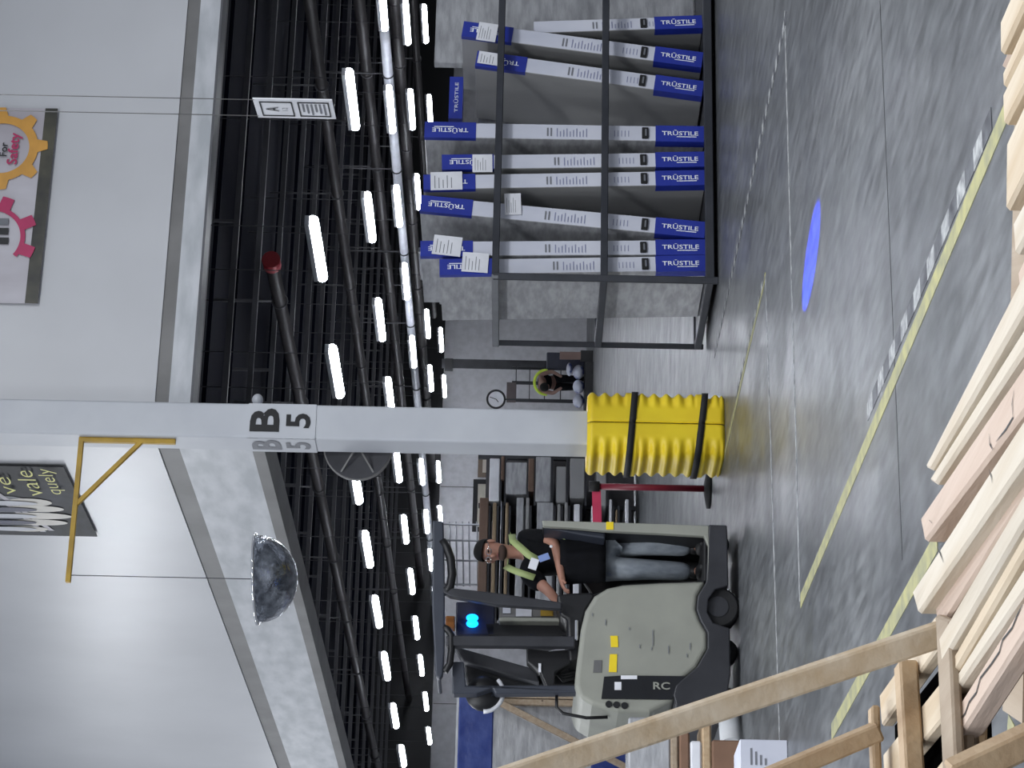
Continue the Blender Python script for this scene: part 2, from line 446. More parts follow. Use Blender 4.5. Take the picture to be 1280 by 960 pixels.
mb = MB(); mb.grid([[ctr+(sx*math.cos(u)+sy*math.sin(u))*r_+tx*h_ for u in [2*math.pi*j/48 for j in range(48)]] for r_, h_ in ((R_-.02, .012), (R_+.018, .012), (R_+.018, -.008), (R_-.005, -.008))], CHROME, cu=True)
mb.build('rim', t, recalc=True)
mb = MB(); mb.grid([[ctr+(sx*math.cos(u)+sy*math.sin(u))*r_+tx*.01 for u in [2*math.pi*j/32 for j in range(32)]] for r_ in (.005, R_-.01)], STEEL, cu=True); mb.build('back_plate', t)
mb = MB(); mb.tube([ctr+tx*.01, ctr+Z*(tip.z-ctr.z-.02)], .004, DARKLIP, 6); mb.build('wire', t)
# round mirror seen from behind, on the back of the column
rc = P(448, 557, 19.75); rad = 42/3031*19.75
t = thing('round_mirror', 'round convex mirror seen from behind, jutting out behind the white column', 'mirror', rc-Z*rad)
nv = Vector((.12, -1, .12)).normalized(); ux = Vector((1, 0, 0)); ux = (ux-nv*ux.dot(nv)).normalized(); uz = ux.cross(nv) * -1
mb = MB(); rows = []
for k in range(8):
    rr = rad*(1-k/7.0)+.002; d = .10*(1-(rr/rad)**2)
    rows.append([rc+(ux*math.cos(u)+uz*math.sin(u))*rr - nv*d*1 + nv*.03 for u in [2*math.pi*j/40 for j in range(40)]])
mb.grid(rows, mat('mirror_back', (84, 84, 88), .6), cu=True); mb.build('mirror_shell', t, recalc=True)
mb = MB(); mb.tube([rc+(ux*math.cos(u)+uz*math.sin(u))*rad for u in [2*math.pi*j/40 for j in range(40)]], .018, GREYM, 8, closed=True); mb.build('rim', t)
for a_ in (.5, 1.5, 2.6, 3.7, 4.7, 5.8):
    mb = MB(); mb.beam(rc+nv*.035, rc+(ux*math.cos(a_)+uz*math.sin(a_))*rad*.98+nv*.01, .014, .014, GREYM, up=nv); mb.build('spoke', t)
mb = MB(); mb.beam(rc+nv*.03, gc+Z*rc.z+A*.1, .03, .03, GREYM); mb.build('mounting_arm', t)
# sprinkler / small dome left of sign
c = P(322, 500, 19.6); mb = MB(); mb.ell(c, .05, .05, .045, COLW); mb.beam(c, Vector((gc.x, gc.y, c.z)), .03, .03, COLW)
tag(mb.build('sensor_dome'), 'small white sensor dome fixed beside the B 5 sign on the column', 'sensor')
# ================================================================ HANGING SIGN
sg = [P(315.5, 123.3, 17), P(415, 126, 17), P(419.4, 149.6, 17.37), P(322.9, 145.8, 17.37)]
TL = sg[0]; d_h = (Vector((sg[3].x, sg[3].y, 0))-Vector((sg[0].x, sg[0].y, 0))); wdt = .40; dh = Vector((-math.sin(math.radians(13)), math.cos(math.radians(13)), 0))
zt_, zb_ = sg[0].z, sg[1].z
t = thing('hanging_sign', 'narrow white double-panel sign hanging on two wires before the dark ceiling', 'sign', Vector((TL.x, TL.y, zb_)), rz=0)
mb = MB(); nn = dh.cross(Z).normalized()
if nn.y > 0: nn = -nn
mb.obox(Vector((TL.x, TL.y, zb_)), dh*wdt, -nn*.008, Z*(zt_-zb_), PAPER); mb.build('panel', t, recalc=True)
fr = Vector((TL.x, TL.y, 0)) + nn*.002
def frame_rect(mb, s0, s1, z0, z1, th=.008):
    for (sa, sb, za, zb2) in ((s0, s1, z0, z0+th), (s0, s1, z1-th, z1), (s0, s0+th*2, z0, z1), (s1-th*2, s1, z0, z1)):
        mb.obox(fr+dh*sa+Z*za, dh*(sb-sa), nn*.003, Z*(zb2-za), BLACK)
H_ = zt_-zb_
mb = MB(); frame_rect(mb, .05, .35, zt_-.27, zt_-.04); frame_rect(mb, .05, .35, zb_+.03, zb_+.25)
mb.build('black_borders', t, recalc=True)
rt = -dh if (-dh).cross(Z).dot(nn) > 0 else dh
mb = MB(); mb.text('A', fr+dh*.2+Z*(zt_-.12), rt, Z, .09, BLACK, .004); mb.text('1 2', fr+dh*.2+Z*(zt_-.21), rt, Z, .04, GREYTXT, .004); mb.build('lettering', t)
mb = MB(); rr = random.Random(3)
for k in range(11):
    for j in range(14):
        if rr.random() < .5: mb.obox(fr+dh*(.09+j*.016)+Z*(zb_+.055+k*.016), dh*.012, nn*.003, Z*.012, BLACK)
mb.bm.free()
mb = MB()
for k in range(6): mb.obox(fr+dh*.09+Z*(zb_+.06+k*.03), dh*(.22-.03*(k % 3)), nn*.003, Z*.012, GREYTXT)
mb.build('notice_print', t, recalc=True)
for s_ in (.02, .36):
    p = Vector((TL.x, TL.y, zt_))+dh*s_; mb = MB(); mb.tube([p-Z*.01, p+Z*3.2], .0035, GREYM, 5); mb.build('wire', t)
# ================================================================ BANNERS
def gear(mb, c, ux, uy, nrm, r0, r1, r2, nt, m, rot=0, span=(0, 2*math.pi)):
    i = mb.mi(m); N = nt*8; inn = []; out = []
    for k in range(N+1):
        u = span[0]+(span[1]-span[0])*k/N
        ph = ((u*nt/(2*math.pi)+rot) % 1)
        ro = r2 if ph < .42 else r1
        inn.append(mb.bm.verts.new(c+(ux*math.cos(u)+uy*math.sin(u))*r0+nrm)); out.append(mb.bm.verts.new(c+(ux*math.cos(u)+uy*math.sin(u))*ro+nrm))
    for k in range(N):
        f = mb.bm.faces.new((inn[k], inn[k+1], out[k+1], out[k])); f.material_index = i
def WRp(px, py, off=.03): return Pw(px, py, WR0-A*off, -A)
bl, br = WRp(70, 380), WRp(70, 136); bzb = WRp(47, 380).z - .0
t = thing('safety_banner', 'white vinyl banner with orange and crimson gears on the upper right wall', 'banner', WRp(60, 260))
o = Vector((bl.x, bl.y, bzb)); Lb = (Vector((br.x, br.y, 0))-Vector((bl.x, bl.y, 0))).length
BANW = mat('banner_white', (205, 202, 208), .4, c2=(176, 170, 176), nscale=2, stretch=(1, 1, .4))
BAND = mat('banner_black_band', (28, 28, 30), .4, c2=(80, 78, 62), nscale=2.5)
mb = MB(); mb.obox(o, B*Lb, -A*-.006, Z*1.25, BANW); mb.build('vinyl_sheet', t, recalc=True)
mb = MB(); mb.obox(o-A*.002, B*Lb, -A*.004, Z*.105, BAND); mb.build('dark_hem', t, recalc=True)
ORA = mat('orange_print', (206, 150, 62), .4); CRI = mat('crimson_print', (176, 30, 88), .4); 
mb = MB(); c1 = WRp(2, 186); gear(mb, c1, B, Z, -A*.012, .235, .31, .39, 8, ORA, .08); mb.build('orange_gear', t, recalc=False)
mb = MB(); c2_ = WRp(-12, 298); gear(mb, c2_, B, Z, -A*.014, .25, .29, .39, 8, CRI, .62, (-2.2, 1.2)); mb.build('crimson_gear', t)
mb = MB(); mb.text('For', WRp(5, 188), B, Z, .065, BLACK, .02, .015, .13); mb.text('Safety', WRp(19, 187), B, Z, .115, CRI, .02, .02, .30)
for k in range(3): mb.box(WRp(4, 277+k*12, .045), .06, .004, .085, GREYTXT if k == 0 else BLACK, B, A)
mb.build('lettering', t)
def WLp(px, py, off=.03): return Pw(px, py, WL0-B*off, -B)
bn, bf = WLp(76, 584), WLp(125, 671); zb_ = (bn.z+bf.z)/2; La = (Vector((bf.x, bf.y, 0))-Vector((bn.x, bn.y, 0))).length
t = thing('quality_banner', 'dark glossy banner with a white gloved hand on the upper left wall', 'banner', bn)
o = Vector((bn.x, bn.y, zb_))
BD = mat('banner_navy', (8, 9, 14), .55, c2=(40, 43, 54), nscale=1.8, stretch=(1, 1, 2), bump=.3, bscale=3, lo=.45, hi=.7)
mb = MB(); mb.obox(o, A*La, B*.006, Z*1.6, BD); mb.build('vinyl_sheet', t, recalc=True)
mb = MB()
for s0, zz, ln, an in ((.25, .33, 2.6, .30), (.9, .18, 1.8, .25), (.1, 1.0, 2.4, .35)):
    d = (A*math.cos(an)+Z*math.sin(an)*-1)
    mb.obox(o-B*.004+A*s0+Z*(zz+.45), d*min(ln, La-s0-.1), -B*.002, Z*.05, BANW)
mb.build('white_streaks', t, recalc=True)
mb = MB()
GLV = mat('glove_print', (205, 200, 190), .4)
def flat_ell(mb, c, rx, rz, m, off):
    i = mb.mi(m); vs = [mb.bm.verts.new(c+A*rx*math.cos(u)+Z*rz*math.sin(u)-B*off) for u in [2*math.pi*j/20 for j in range(20)]]
    f = mb.bm.faces.new(vs); f.material_index = i
flat_ell(mb, WLp(14, 640, .034), .42, .34, mat('grey_print2', (120, 122, 126), .5), 0)
for k, (px, py, rx, rz) in enumerate(((36, 628, .10, .20), (44, 636, .085, .25), (50, 645, .085, .28), (48, 653, .08, .26), (32, 661, .075, .2))):
    flat_ell(mb, WLp(px, py, .036+k*.001), rx, rz, GLV, 0)
for k in range(5): flat_ell(mb, WLp(12, 629+k*8, .043+k*.001), .055, .24, PAPER if k % 2 == 0 else mat('ink_blue', (30, 34, 70), .4), 0)
mb.build('gloved_hand', t)
YT = mat('yellow_print', (216, 212, 110), .4)
mb = MB()
mb.text('ve', WLp(10, 607, .05), -A, Z, .09, YT, .002, -.012, .42); mb.text('vale', WLp(36, 604, .05), -A, Z, .15, YT, .002, -.012, .62); mb.text('quely', WLp(64, 602, .05), -A, Z, .16, YT, .002, -.012, .62)
mb.build('lettering', t)
# ================================================================ STRIP LIGHTS
ZL = 3.64
rows_ = [[(440, 125), (462, 272), (475, 400), (487, 495), (497, 583), (506, 662), (514, 727), (520, 785), (526, 832), (532, 877), (536, 920)],
         [(397, 312), (420, 465), (433, 545), (445, 604), (459, 687), (471, 765), (482, 833), (493, 895), (503, 945)],
         [(478, 5), (488, 137), (497, 258), (507, 352), (516, 440), (527, 590), (533, 652), (538, 700), (543, 745)],
         [(508, 28), (514, 137), (522, 240), (529, 330), (534, 405), (538, 473), (548, 590), (550, 645)],
         [(531, 30), (537, 140), (551, 425), (555, 483)]]
first = None
for ri, r_ in enumerate(rows_):
    for k, (px, py) in enumerate(r_):
        c = Pz(px, py, ZL)
        nm = ['second row from the left wall', 'row nearest the left wall', 'row beside the white duct', 'row beyond the white duct', 'farthest row over the door rack'][ri]
        if k == 0: pos = 'nearest lamp of the'
        elif k == len(r_)-1: pos = 'farthest lamp of the'
        else: pos = ['', 'second', 'third', 'fourth', 'fifth', 'sixth', 'seventh', 'eighth', 'ninth', 'tenth'][k]+' lamp back in the'
        lab = 'glowing white strip light, '+pos+' '+nm
        if first is None:
            t = thing('strip_light', lab, 'ceiling light', c, 'strip lights under the dark ceiling')
            mb = MB(); mb.gbox(c+Z*.055, .10, 1.30, .05, STEEL); mb.build('housing', t, bev=.005)
            mb = MB(); mb.tube([c-A*.64, c+A*.64], .055, LIGHT, 12); mb.build('diffuser', t)
            for s_ in (-.5, .5):
                mb = MB(); mb.tube([c+A*s_+Z*.07, c+A*s_+Z*1.62], .006, JOIST, 5); mb.build('hanger_rod', t)
            first = t
        else:
            dup(first, Matrix.Translation(c) @ Matrix.Rotation(TH, 4, 'Z'), lab)
# ---- pipes along A
def pipe(name, label, px, py, z, r, s0, s1, m, cat='pipe', cap=None, hang=True):
    p = Pz(px, py, z)
    t = thing(name, label, cat, p)
    mb = MB(); mb.tube([p+A*s0, p+A*s1], r, m, 12); mb.build('pipe_run', t)
    if cap:
        mb = MB(); mb.tube([p+A*(s0-.12), p+A*(s0+.04)], r*1.35, cap, 14); mb.build('end_cap', t)
    if hang:
        k = s0+1.0
        while k < min(s1, 26):
            mb = MB(); q = p+A*k; mb.tube([q+Z*(r+.01), Vector((q.x, q.y, 5.26))], .012, JOIST, 5)
            mb.tube([q+(B*math.cos(u)+Z*math.sin(u))*(r+.012) for u in [2*math.pi*j/12 for j in range(12)]], .012, JOIST, 5, closed=True)
            mb.build('hanger', t); k += 3.1
pipe('sprinkler_pipe', 'dark ceiling pipe with a dull red end cap, nearest the left wall', 340, 330, 4.4, .075, 0, 40, PIPE, cap=DARKRED)
pipe('sprinkler_pipe', 'long dark ceiling pipe passing behind the hanging sign', 387, 0, 4.3, .075, -2, 34, PIPE)
pipe('sprinkler_pipe', 'dark ceiling pipe running just left of the white duct', 449, 0, 4.1, .085, -2, 30, PIPE)
pipe('sprinkler_pipe', 'dark ceiling pipe running over the white duct, above the door rack', 493, 0, 3.9, .10, -2, 24, PIPE)
pipe('air_duct', 'long white round duct between the strip lights', 477, 0, 3.74, .075, -2, 30, mat('duct_white', (190, 192, 200), .35), 'duct')
pipe('sprinkler_pipe', 'low dark pipe beyond the white duct, farthest to the right', 516, 0, 3.75, .07, -2, 14, PIPE)
# ================================================================ DOOR RACK
RO = Pz(898, 351, 0)
t = thing('door_rack', 'black square-tube steel rack holding boxed doors', 'rack', RO)
def Prf(px, py, off=0): return Pw(px, py, RO+A*off, -A)
RW, RD = 4.2, 1.40
rh = Prf(619, 347).z; rm = Prf(755, 347).z; T = .06
print('rack h', rh, rm)
def rbeam(nm, p, q, m=RACKM, w_=T, lab=None):
    mb = MB(); mb.beam(p, q, w_, w_, m); mb.build(nm, t, bev=.006, label=lab)
for y0 in (0, RD):
    rbeam('post' , RO+A*y0+Z*0, RO+A*y0+Z*(rh+.02)) if y0 == 0 else rbeam('post', RO+A*y0+Z*.02, RO+A*y0+Z*rh, w_=.05)
    rbeam('post', RO+A*y0+B*RW+Z*0, RO+A*y0+B*RW+Z*rh)
    for zz in (.07, rm, rh):
        if y0 == RD and zz == rh:
            rbeam('rail', RO+A*y0+B*.0+Z*zz, RO+A*y0+B*RW+Z*zz, w_=.05)
        else:
            rbeam('rail', RO+A*y0+B*.0+Z*zz, RO+A*y0+B*RW+Z*zz, w_=T+.012 if zz == .07 else T)
for zz in (.07, rm): rbeam('end_rail', RO+Z*zz, RO+A*RD+Z*zz)
rbeam('end_rail', RO+Z*rh-A*.03, RO+A*(RD+.03)+Z*rh, RACKL, lab='lighter grey end rail')
for zz in (.07, rm, rh): rbeam('end_rail', RO+B*RW+Z*zz, RO+B*RW+A*RD+Z*zz)
mb = MB(); mb.obox(RO+B*.03+A*.04+Z*.06, B*(RW-.06), A*(RD-.08), Z*.03, RACKM); mb.build('deck_plate', t)
# ---- boxed doors
def boxed_door(lab, xb, yb, xt, yt, wd=.145, depth=.95, off=.10, topcap=True, clip=True, zbot=.095, label_px=None, bandz=(.5, .75), side=FILMG):
    pb, pt = Prf(xb, yb, off), Prf(xt, yt, off)
    b0 = (pb-RO).dot(B); b1 = (pt-RO).dot(B); z0_, z1_ = zbot, pt.z
    # extend to zbot
    sl = (b1-b0)/(pt.z-pb.z); b0 = b0 + sl*(z0_-pb.z)
    base = RO+A*off+B*b0+Z*z0_; axis = (B*sl+Z).normalized(); across = axis.cross(A)*1
    if across.dot(B) < 0: across = -across
    H = (z1_-z0_)/axis.z
    # lowest corner resting on the deck
    base += Z*abs(across.z)*wd/2
    t = thing('boxed_door', lab, 'boxed door', base, 'boxed doors standing in the rack')
    o = base-across*wd/2
    mb = MB(); i = mb.mi(CARTON)
    mb.obox(o, across*wd, A*depth, axis*H, CARTON)
    mb.bm.faces.ensure_lookup_table(); j = mb.mi(side)
    for f in mb.bm.faces:
        f.normal_update()
        if abs(f.normal.dot(across)) > .9: f.material_index = j
    mb.build('carton', t, bev=.004)
    cl = .42; g = .004
    def cap(nm, s0, s1, flip):
        mb = MB(); mb.obox(o-across*g-A*g+axis*s0, across*(wd+2*g), A*(.05 if flip else .10), axis*(s1-s0), BLUE)
        c = o+across*wd/2+axis*(s0+s1)/2-A*(g+.001)
        if not flip: mb.text('TRŪSTILE', c+across*.008+axis*.0, -axis, across, .052, WHT, .002, .012, .31); mb.obox(c-across*.034-axis*.14, axis*.17, -A*.002, across*.007, WHT)
        else: mb.text('TRŪSTILE', c-across*.008, axis, -across, .052, WHT, .002, .012, .31); mb.obox(c+across*.026-axis*.03, axis*.17, -A*.002, across*.007, WHT)
        mb.build(nm, t, bev=.002)
    cap('bottom_sleeve', 0-.001, .42, False)
    if topcap: cap('top_sleeve', H-.44, H+.002, True)
    # printed panel and barcode
    mb = MB(); 
    for k in range(10):
        s_ = H*.42+k*.028; mb.obox(o+across*wd*.18-A*.002+axis*s_, across*wd*(.55-.1*(k % 3)), -A*.001, axis*.008, PRINT)
    for k in range(2): mb.obox(o+across*wd*.2-A*.002+axis*(H*.42+.30+k*.03), across*wd*.55, -A*.001, axis*.014, GREYTXT)
    for k in range(5): mb.obox(o+across*wd*.25-A*.002+axis*(H*.27+k*.03), across*wd*.4, -A*.001, axis*.006, PRINT)
    mb.build('small_print', t, recalc=True)
    if clip:
        mb = MB(); s_ = .48+random.random()*.03
        mb.obox(o+across*wd*.12-A*.022+axis*s_, across*wd*.72, A*.022, axis*.055, BLACKR); 
        mb.obox(o+across*wd*.25-A*.03+axis*(s_+.012), across*wd*.45, A*.01, axis*.018, STEEL)
        mb.build('corner_clip', t, bev=.004)
    return t, o, across, axis, H, wd
def paper(px, py, w_, h_, off, lab, ang=0, host='package'):
    c = Prf(px, py, off); mb = MB()
    ux = B*math.cos(ang)+Z*math.sin(ang); uy = -B*math.sin(ang)+Z*math.cos(ang)
    mb.obox(c-ux*w_/2-uy*h_/2, ux*w_, A*.003, uy*h_, PAPER)
    for k in range(5): mb.obox(c-ux*w_*.4+uy*(h_*.35-k*h_*.13)-A*.001, ux*w_*(.7-.12*(k % 3)), A*.001, uy*h_*.025, GREYTXT)
    tag(mb.build('shipping_label', recalc=True), lab, 'label', 'paper labels on the boxed doors')
boxed_door('short boxed door standing farthest right in the steel rack', 883, 27, 668, 34, wd=.12, topcap=False, off=.2)
boxed_door('slanted boxed door whose bottom stands third from the right in the rack' if False else 'slanted boxed door leaning right, just left of the short one', 885, 76, 580, 36, off=.16)
boxed_door('slanted boxed door leaning right, nearest the wide bare grey face', 885, 112, 597, 73, off=.12)
boxed_door('upright boxed door with blue ends, alone in the rack middle', 885, 168, 531, 162, side=FILM)
boxed_door('boxed door with a dangling white label, right one of the middle touching pair', 885, 199, 553, 203, wd=.136)
boxed_door('boxed door, left one of the middle touching pair in the rack', 885, 222, 530, 228, wd=.136, off=.09)
boxed_door('boxed door leaning right-to-left alone, left of the middle pair', 885, 288, 527, 254, side=FILM)
boxed_door('boxed door, right one of the pair beside the rack corner post', 885, 309, 526, 311, wd=.136, side=FILM)
boxed_door('boxed door wrapped in crinkled film, last one beside the rack corner post', 885, 329, 550, 334, wd=.140, side=FILM, off=.09)
paper(558, 226, .17, .27, .075, 'white paper label high on the left door of the middle pair', .05)
paper(603, 204, .17, .17, .09, 'white paper label on the right door of the middle pair', .03)
paper(559, 307, .18, .24, .085, 'white paper label high on a box near the rack corner', -.1)
paper(594, 328, .18, .22, .075, 'white paper label on the film-wrapped corner box', -.05)
paper(641, 255, .20, .14, .085, 'white paper label folded over the leaning left box', .05)
paper(609, 40, .18, .17, .14, 'white paper label high on the slanted right box', -.15)
paper(612, 73, .12, .2, .10, 'white paper label on the second slanted box', -.15)
# tall grey wrapped panels behind
def panel(lab, xt, y0_, y1_, off, m, dep=.1, zb=.1):
    p0, p1 = Prf(xt, y0_, off), Prf(xt, y1_, off); mb = MB()
    q = Vector((p1.x, p1.y, zb)); mb.obox(q, B*((p0-p1).dot(B)), A*dep, Z*(p0.z-zb), m)
    return tag(mb.build('door_slab', bev=.006), lab, 'door slab')
panel('tall grey film-wrapped slab standing at the back right of the rack', 548, -60, 78, 1.12, FILM)
panel('broad dull grey slab standing behind the slanted boxes', 600, 82, 160, 1.12, FILM)
panel('crinkled film-wrapped slab standing at the back left of the rack', 555, 205, 375, 1.12, FILM)
q = Prf(569, 148, .6); mb = MB(); zz = q.z-.06
mb.obox(Vector((q.x, q.y, zz)), B*.42, A*.3, Z*.12, BLUE); mb.text('TRŪSTILE', Vector((q.x, q.y, zz))+B*.21+Z*.06-A*.003, B, Z, .04, WHT, .002, 0, .30)
tag(mb.build('blue_carton', recalc=True), 'small blue carton lying across the tops of the boxed doors', 'carton')
# vertical timber that carries the blue carton
# ================================================================ BELT BARRIER
bp_ = Pz(888, 611, 0)
t = thing('belt_barrier', 'black-topped belt post with red belt standing beside the yellow guard', 'belt barrier', bp_)
sc = 3031/bp_.y
mb = MB(); mb.tube([bp_+Z*.0, bp_+Z*.03, bp_+Z*.055], [.17, .17, .05], BLACKR, 24); mb.build('base', t)
pt = P(745, 605, bp_.y); mb = MB(); mb.tube([bp_+Z*.05, Vector((bp_.x, bp_.y, pt.z))], .028, mat('dark_red_post', (112, 20, 40), .4), 14); mb.build('post', t)
mb = MB(); top = Vector((bp_.x, bp_.y, pt.z)); mb.tube([top-Z*.03, top+Z*.06], .045, BLACKR, 14); mb.build('cap', t)
e = top-B*.75+A*.3-Z*.04
dd = e-top; mb = MB(); mb.obox(top-Z*.04+dd.normalized()*.03, dd, A*.004, Z*.075, PINK); mb.build('belt', t, recalc=True, label='bright red belt')
#@@PART2@@
# ================================================================ FORKLIFT
FQ = Pz(925, 760, 0)
def Fp(cx, cy, off=0):
    return Pw(530+cx/3.048, 630+cy/3.048, FQ+A*off, -A)
ft = thing('stand_up_forklift', 'grey-beige stand-up forklift with dark overhead guard and small blue lamp', 'forklift', FQ)
def fpoly(name, pts, off, depth, m, bev=.01, parent=ft, label=None, seg=2):
    mb = MB(); mb.prism([Fp(x, y, off) for x, y in pts], A*depth, m); return mb.build(name, parent, bev=bev, recalc=True, seg=seg, label=label)
def frect(name, x0, y0, x1, y1, off, depth, m, **k): return fpoly(name, [(x0, y0), (x1, y0), (x1, y1), (x0, y1)], off, depth, m, **k)
skirt = fpoly('base_skirt', [(1085, 78), (1155, 80), (1160, 310), (1110, 325), (1084, 362), (1080, 412), (1102, 452), (1165, 472), (1168, 650), (1150, 760), (1120, 790), (960, 765), (950, 725), (960, 690), (1040, 620), (1080, 550), (1080, 490), (1052, 440), (1038, 400), (1043, 350), (1075, 296)], 0, 1.05, FDARK, label='scuffed dark base')
body = fpoly('body_cover', [(1075, 292), (900, 298), (760, 306), (700, 318), (650, 348), (615, 405), (597, 480), (588, 560), (578, 640), (575, 690), (590, 735), (640, 765), (740, 792), (860, 795), (955, 748), (960, 690), (1040, 620), (1080, 550), (1080, 490), (1052, 440), (1038, 400), (1043, 350)], .03, .99, BEIGE, bev=.035, seg=4)
PAN = mat('black_gloss', (22, 23, 26), .3)
def sub(name, pts, m, off=.022, depth=.01, lab=None): return fpoly(name, pts, off, depth, m, bev=0, parent=body, label=lab)
sub('battery_panel', [(676, 742), (686, 658), (760, 653), (1000, 656), (975, 690), (945, 745)], PAN)
sub('panel_sticker', [(726, 708), (726, 678), (752, 678), (752, 708)], PAPER, .016, .006)
sub('panel_sticker', [(750, 667), (750, 653), (812, 653), (812, 667)], PAPER, .016, .006)
mb = MB(); mb.text('RC', Fp(905, 693, .014), -Z, B, .055, BEIGE, .002, .02, .12); mb.build('model_lettering', body)
sub('caution_sticker', [(710, 502), (738, 502), (740, 545), (712, 545)], YEL, .024, .006)
sub('caution_sticker', [(708, 572), (736, 572), (734, 640), (704, 640)], YEL, .024, .006)
sub('capacity_plate', [(648, 595), (678, 595), (676, 642), (644, 642)], mat('plate_grey', (98, 98, 98), .4), .024, .006)
for x, y in ((704, 762), (734, 764), (764, 767)):
    mb = MB(); c = Fp(x, y, .016); mb.tube([c, c+A*.02], .024, BLACK, 16); mb.build('vent_hole', body)
mb = MB()
rr = random.Random(5)
for x0, y0, L_ in ((870, 480, 60), (865, 545, 12), (930, 540, 30), (820, 535, 14), (1000, 570, 14), (640, 415, 12), (690, 440, 22), (1012, 530, 26), (780, 470, 10)):
    mb.obox(Fp(x0, y0, .022), Fp(x0+3, y0, .022)-Fp(x0, y0, .022), -A*.002, Fp(x0, y0+L_, .022)-Fp(x0, y0, .022), GREYTXT)
mb.build('scuff_marks', body, recalc=True)
fpoly('rear_wall', [(450, 62), (800, 72), (1085, 82), (1085, 294), (1078, 290), (1083, 160), (1068, 122), (900, 112), (690, 102), (560, 90), (455, 84)], .0, .05, BEIGE, bev=.006)
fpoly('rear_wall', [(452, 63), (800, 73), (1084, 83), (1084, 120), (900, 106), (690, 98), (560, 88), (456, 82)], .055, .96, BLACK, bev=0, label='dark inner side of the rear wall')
sub2 = frect('yellow_sticker', 694, 68, 722, 97, -.006, .006, YEL, bev=0)
fpoly('back_pad', [(455, 88), (560, 96), (690, 108), (690, 132), (620, 122), (520, 103)], .08, .8, FNAVY)
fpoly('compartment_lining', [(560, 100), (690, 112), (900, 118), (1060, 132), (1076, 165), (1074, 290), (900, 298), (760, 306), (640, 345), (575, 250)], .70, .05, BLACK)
frect('floor_pad', 1066, 130, 1078, 292, .04, .9, BLACKR)
# overhead guard: two side rails, cross bars, posts
for off in (.03, .93):
    fpoly('guard_rail', [(33, 62), (74, 64), (79, 300), (78, 560), (72, 650), (60, 668), (44, 655), (31, 400)], off, .07, FNAVY, bev=.012)
for cy in (90, 190, 290, 390, 490, 590):
    frect('guard_crossbar', 42, cy, 58, cy+14, .08, .88, FNAVY)
for off in (.05, .96):
    pts = [(68, 140), (88, 170), (102, 210), (107, 270), (100, 315), (82, 330)]
    mb = MB(); mb.tube([Fp(x, y, off) for x, y in pts], .032, BLACK, 10); mb.build('guard_hoop', ft)
    pts = [(78, 640), (98, 610), (104, 560), (104, 500), (90, 478), (74, 470)]
    mb = MB(); mb.tube([Fp(x, y, off) for x, y in pts], .026, BLACK, 10); mb.build('guard_hoop', ft)
    fpoly('front_post', [(70, 292), (95, 318), (280, 338), (525, 374), (525, 400), (280, 384), (100, 352), (68, 335)], off-.02, .07, FDARK)
    fpoly('mast_post', [(85, 500), (575, 503), (575, 543), (85, 540)], off-.02, .08, FDARK)
fpoly('lift_cylinder', [(110, 540), (200, 565), (430, 630), (440, 678), (330, 655), (150, 598)], .35, .12, FDARK)
fpoly('mast_channel', [(108, 600), (152, 600), (160, 692), (600, 690), (600, 718), (272, 722), (262, 700), (200, 722), (108, 722)], .12, .12, FNAVY)
fpoly('mast_channel', [(108, 600), (152, 600), (160, 692), (600, 690), (600, 718), (272, 722), (262, 700), (200, 722), (108, 722)], .82, .12, FNAVY)
fpoly('mast_housing', [(155, 610), (430, 655), (560, 600), (575, 690), (165, 690)], .45, .25, BLACK)
fpoly('hydraulic_unit', [(230, 452), (560, 452), (560, 500), (470, 520), (240, 500)], .5, .3, BLACK)
fpoly('inner_strip', [(285, 430), (520, 432), (520, 448), (285, 446)], .4, .3, BEIGE)
frect('instruction_label', 300, 388, 330, 416, .52, .004, PAPER, bev=0); frect('instruction_label', 350, 393, 410, 428, .52, .004, PAPER, bev=0)
frect('label_board', 285, 384, 520, 432, .53, .02, GREYM)
frect('yellow_label', 444, 402, 492, 426, .515, .01, YELP, bev=0)
fpoly('control_console', [(505, 345), (560, 338), (640, 335), (655, 350), (620, 405), (600, 480), (590, 590), (552, 600), (546, 440), (520, 425)], .15, .75, BLACK, bev=.02)
frect('chrome_strip', 574, 440, 588, 520, .12, .02, CHROME); 
fpoly('load_backrest_arm', [(390, 548), (480, 560), (560, 552), (570, 600), (500, 640), (498, 700), (470, 706), (442, 640), (392, 600)], .2, .12, BLACK)
frect('white_tag', 436, 607, 446, 640, .18, .01, PAPER, bev=0)
mb = MB()
mb.tube([Fp(505, 722, .2), Fp(505, 775, .2), Fp(530, 798, .2), Fp(620, 815, .2), Fp(700, 812, .2)], .012, BLACK, 8); mb.build('hydraulic_hose', ft)
for k in range(3):
    mb = MB(); mb.tube([Fp(490+k*6, 640, .3), Fp(530, 650+k*12, .3), Fp(580, 640+k*10, .3)], .012, BLACKR, 8); mb.build('hydraulic_hose', ft)
# blue safety lamp, amber beacon, mirror
frect('lamp_housing', 122, 372, 270, 500, .5, .12, mat('navy_housing', (16, 20, 44), .5))
lampc = Fp(184, 446, .44)
mb = MB(); mb.ell(Fp(184, 434, .44), .03, .03, .045, mat('blue_glow', (10, 130, 255), .4, emit=5), B, A, Z); mb.ell(Fp(184, 456, .44), .03, .03, .045, MATS['blue_glow'], B, A, Z)
mb.build('blue_lamp', ft); 
frect('amber_beacon', 82, 425, 118, 472, .4, .1, mat('amber_lens', (120, 74, 34), .3), bev=.01)
frect('yellow_clip', 90, 498, 104, 540, .1, .04, YELP)
c = Fp(228, 722, .3); mb = MB(); mb.ell(c, .135, .07, .135, BLACK, B, A, Z); mb.build('mirror_shell', ft)
mb = MB(); mb.tube([c+(B*math.cos(u)+Z*math.sin(u))*.14-A*.02 for u in [math.pi*(1.0+.75*k/12) for k in range(13)]], .016, PAPER, 8); mb.build('mirror_rim', ft)
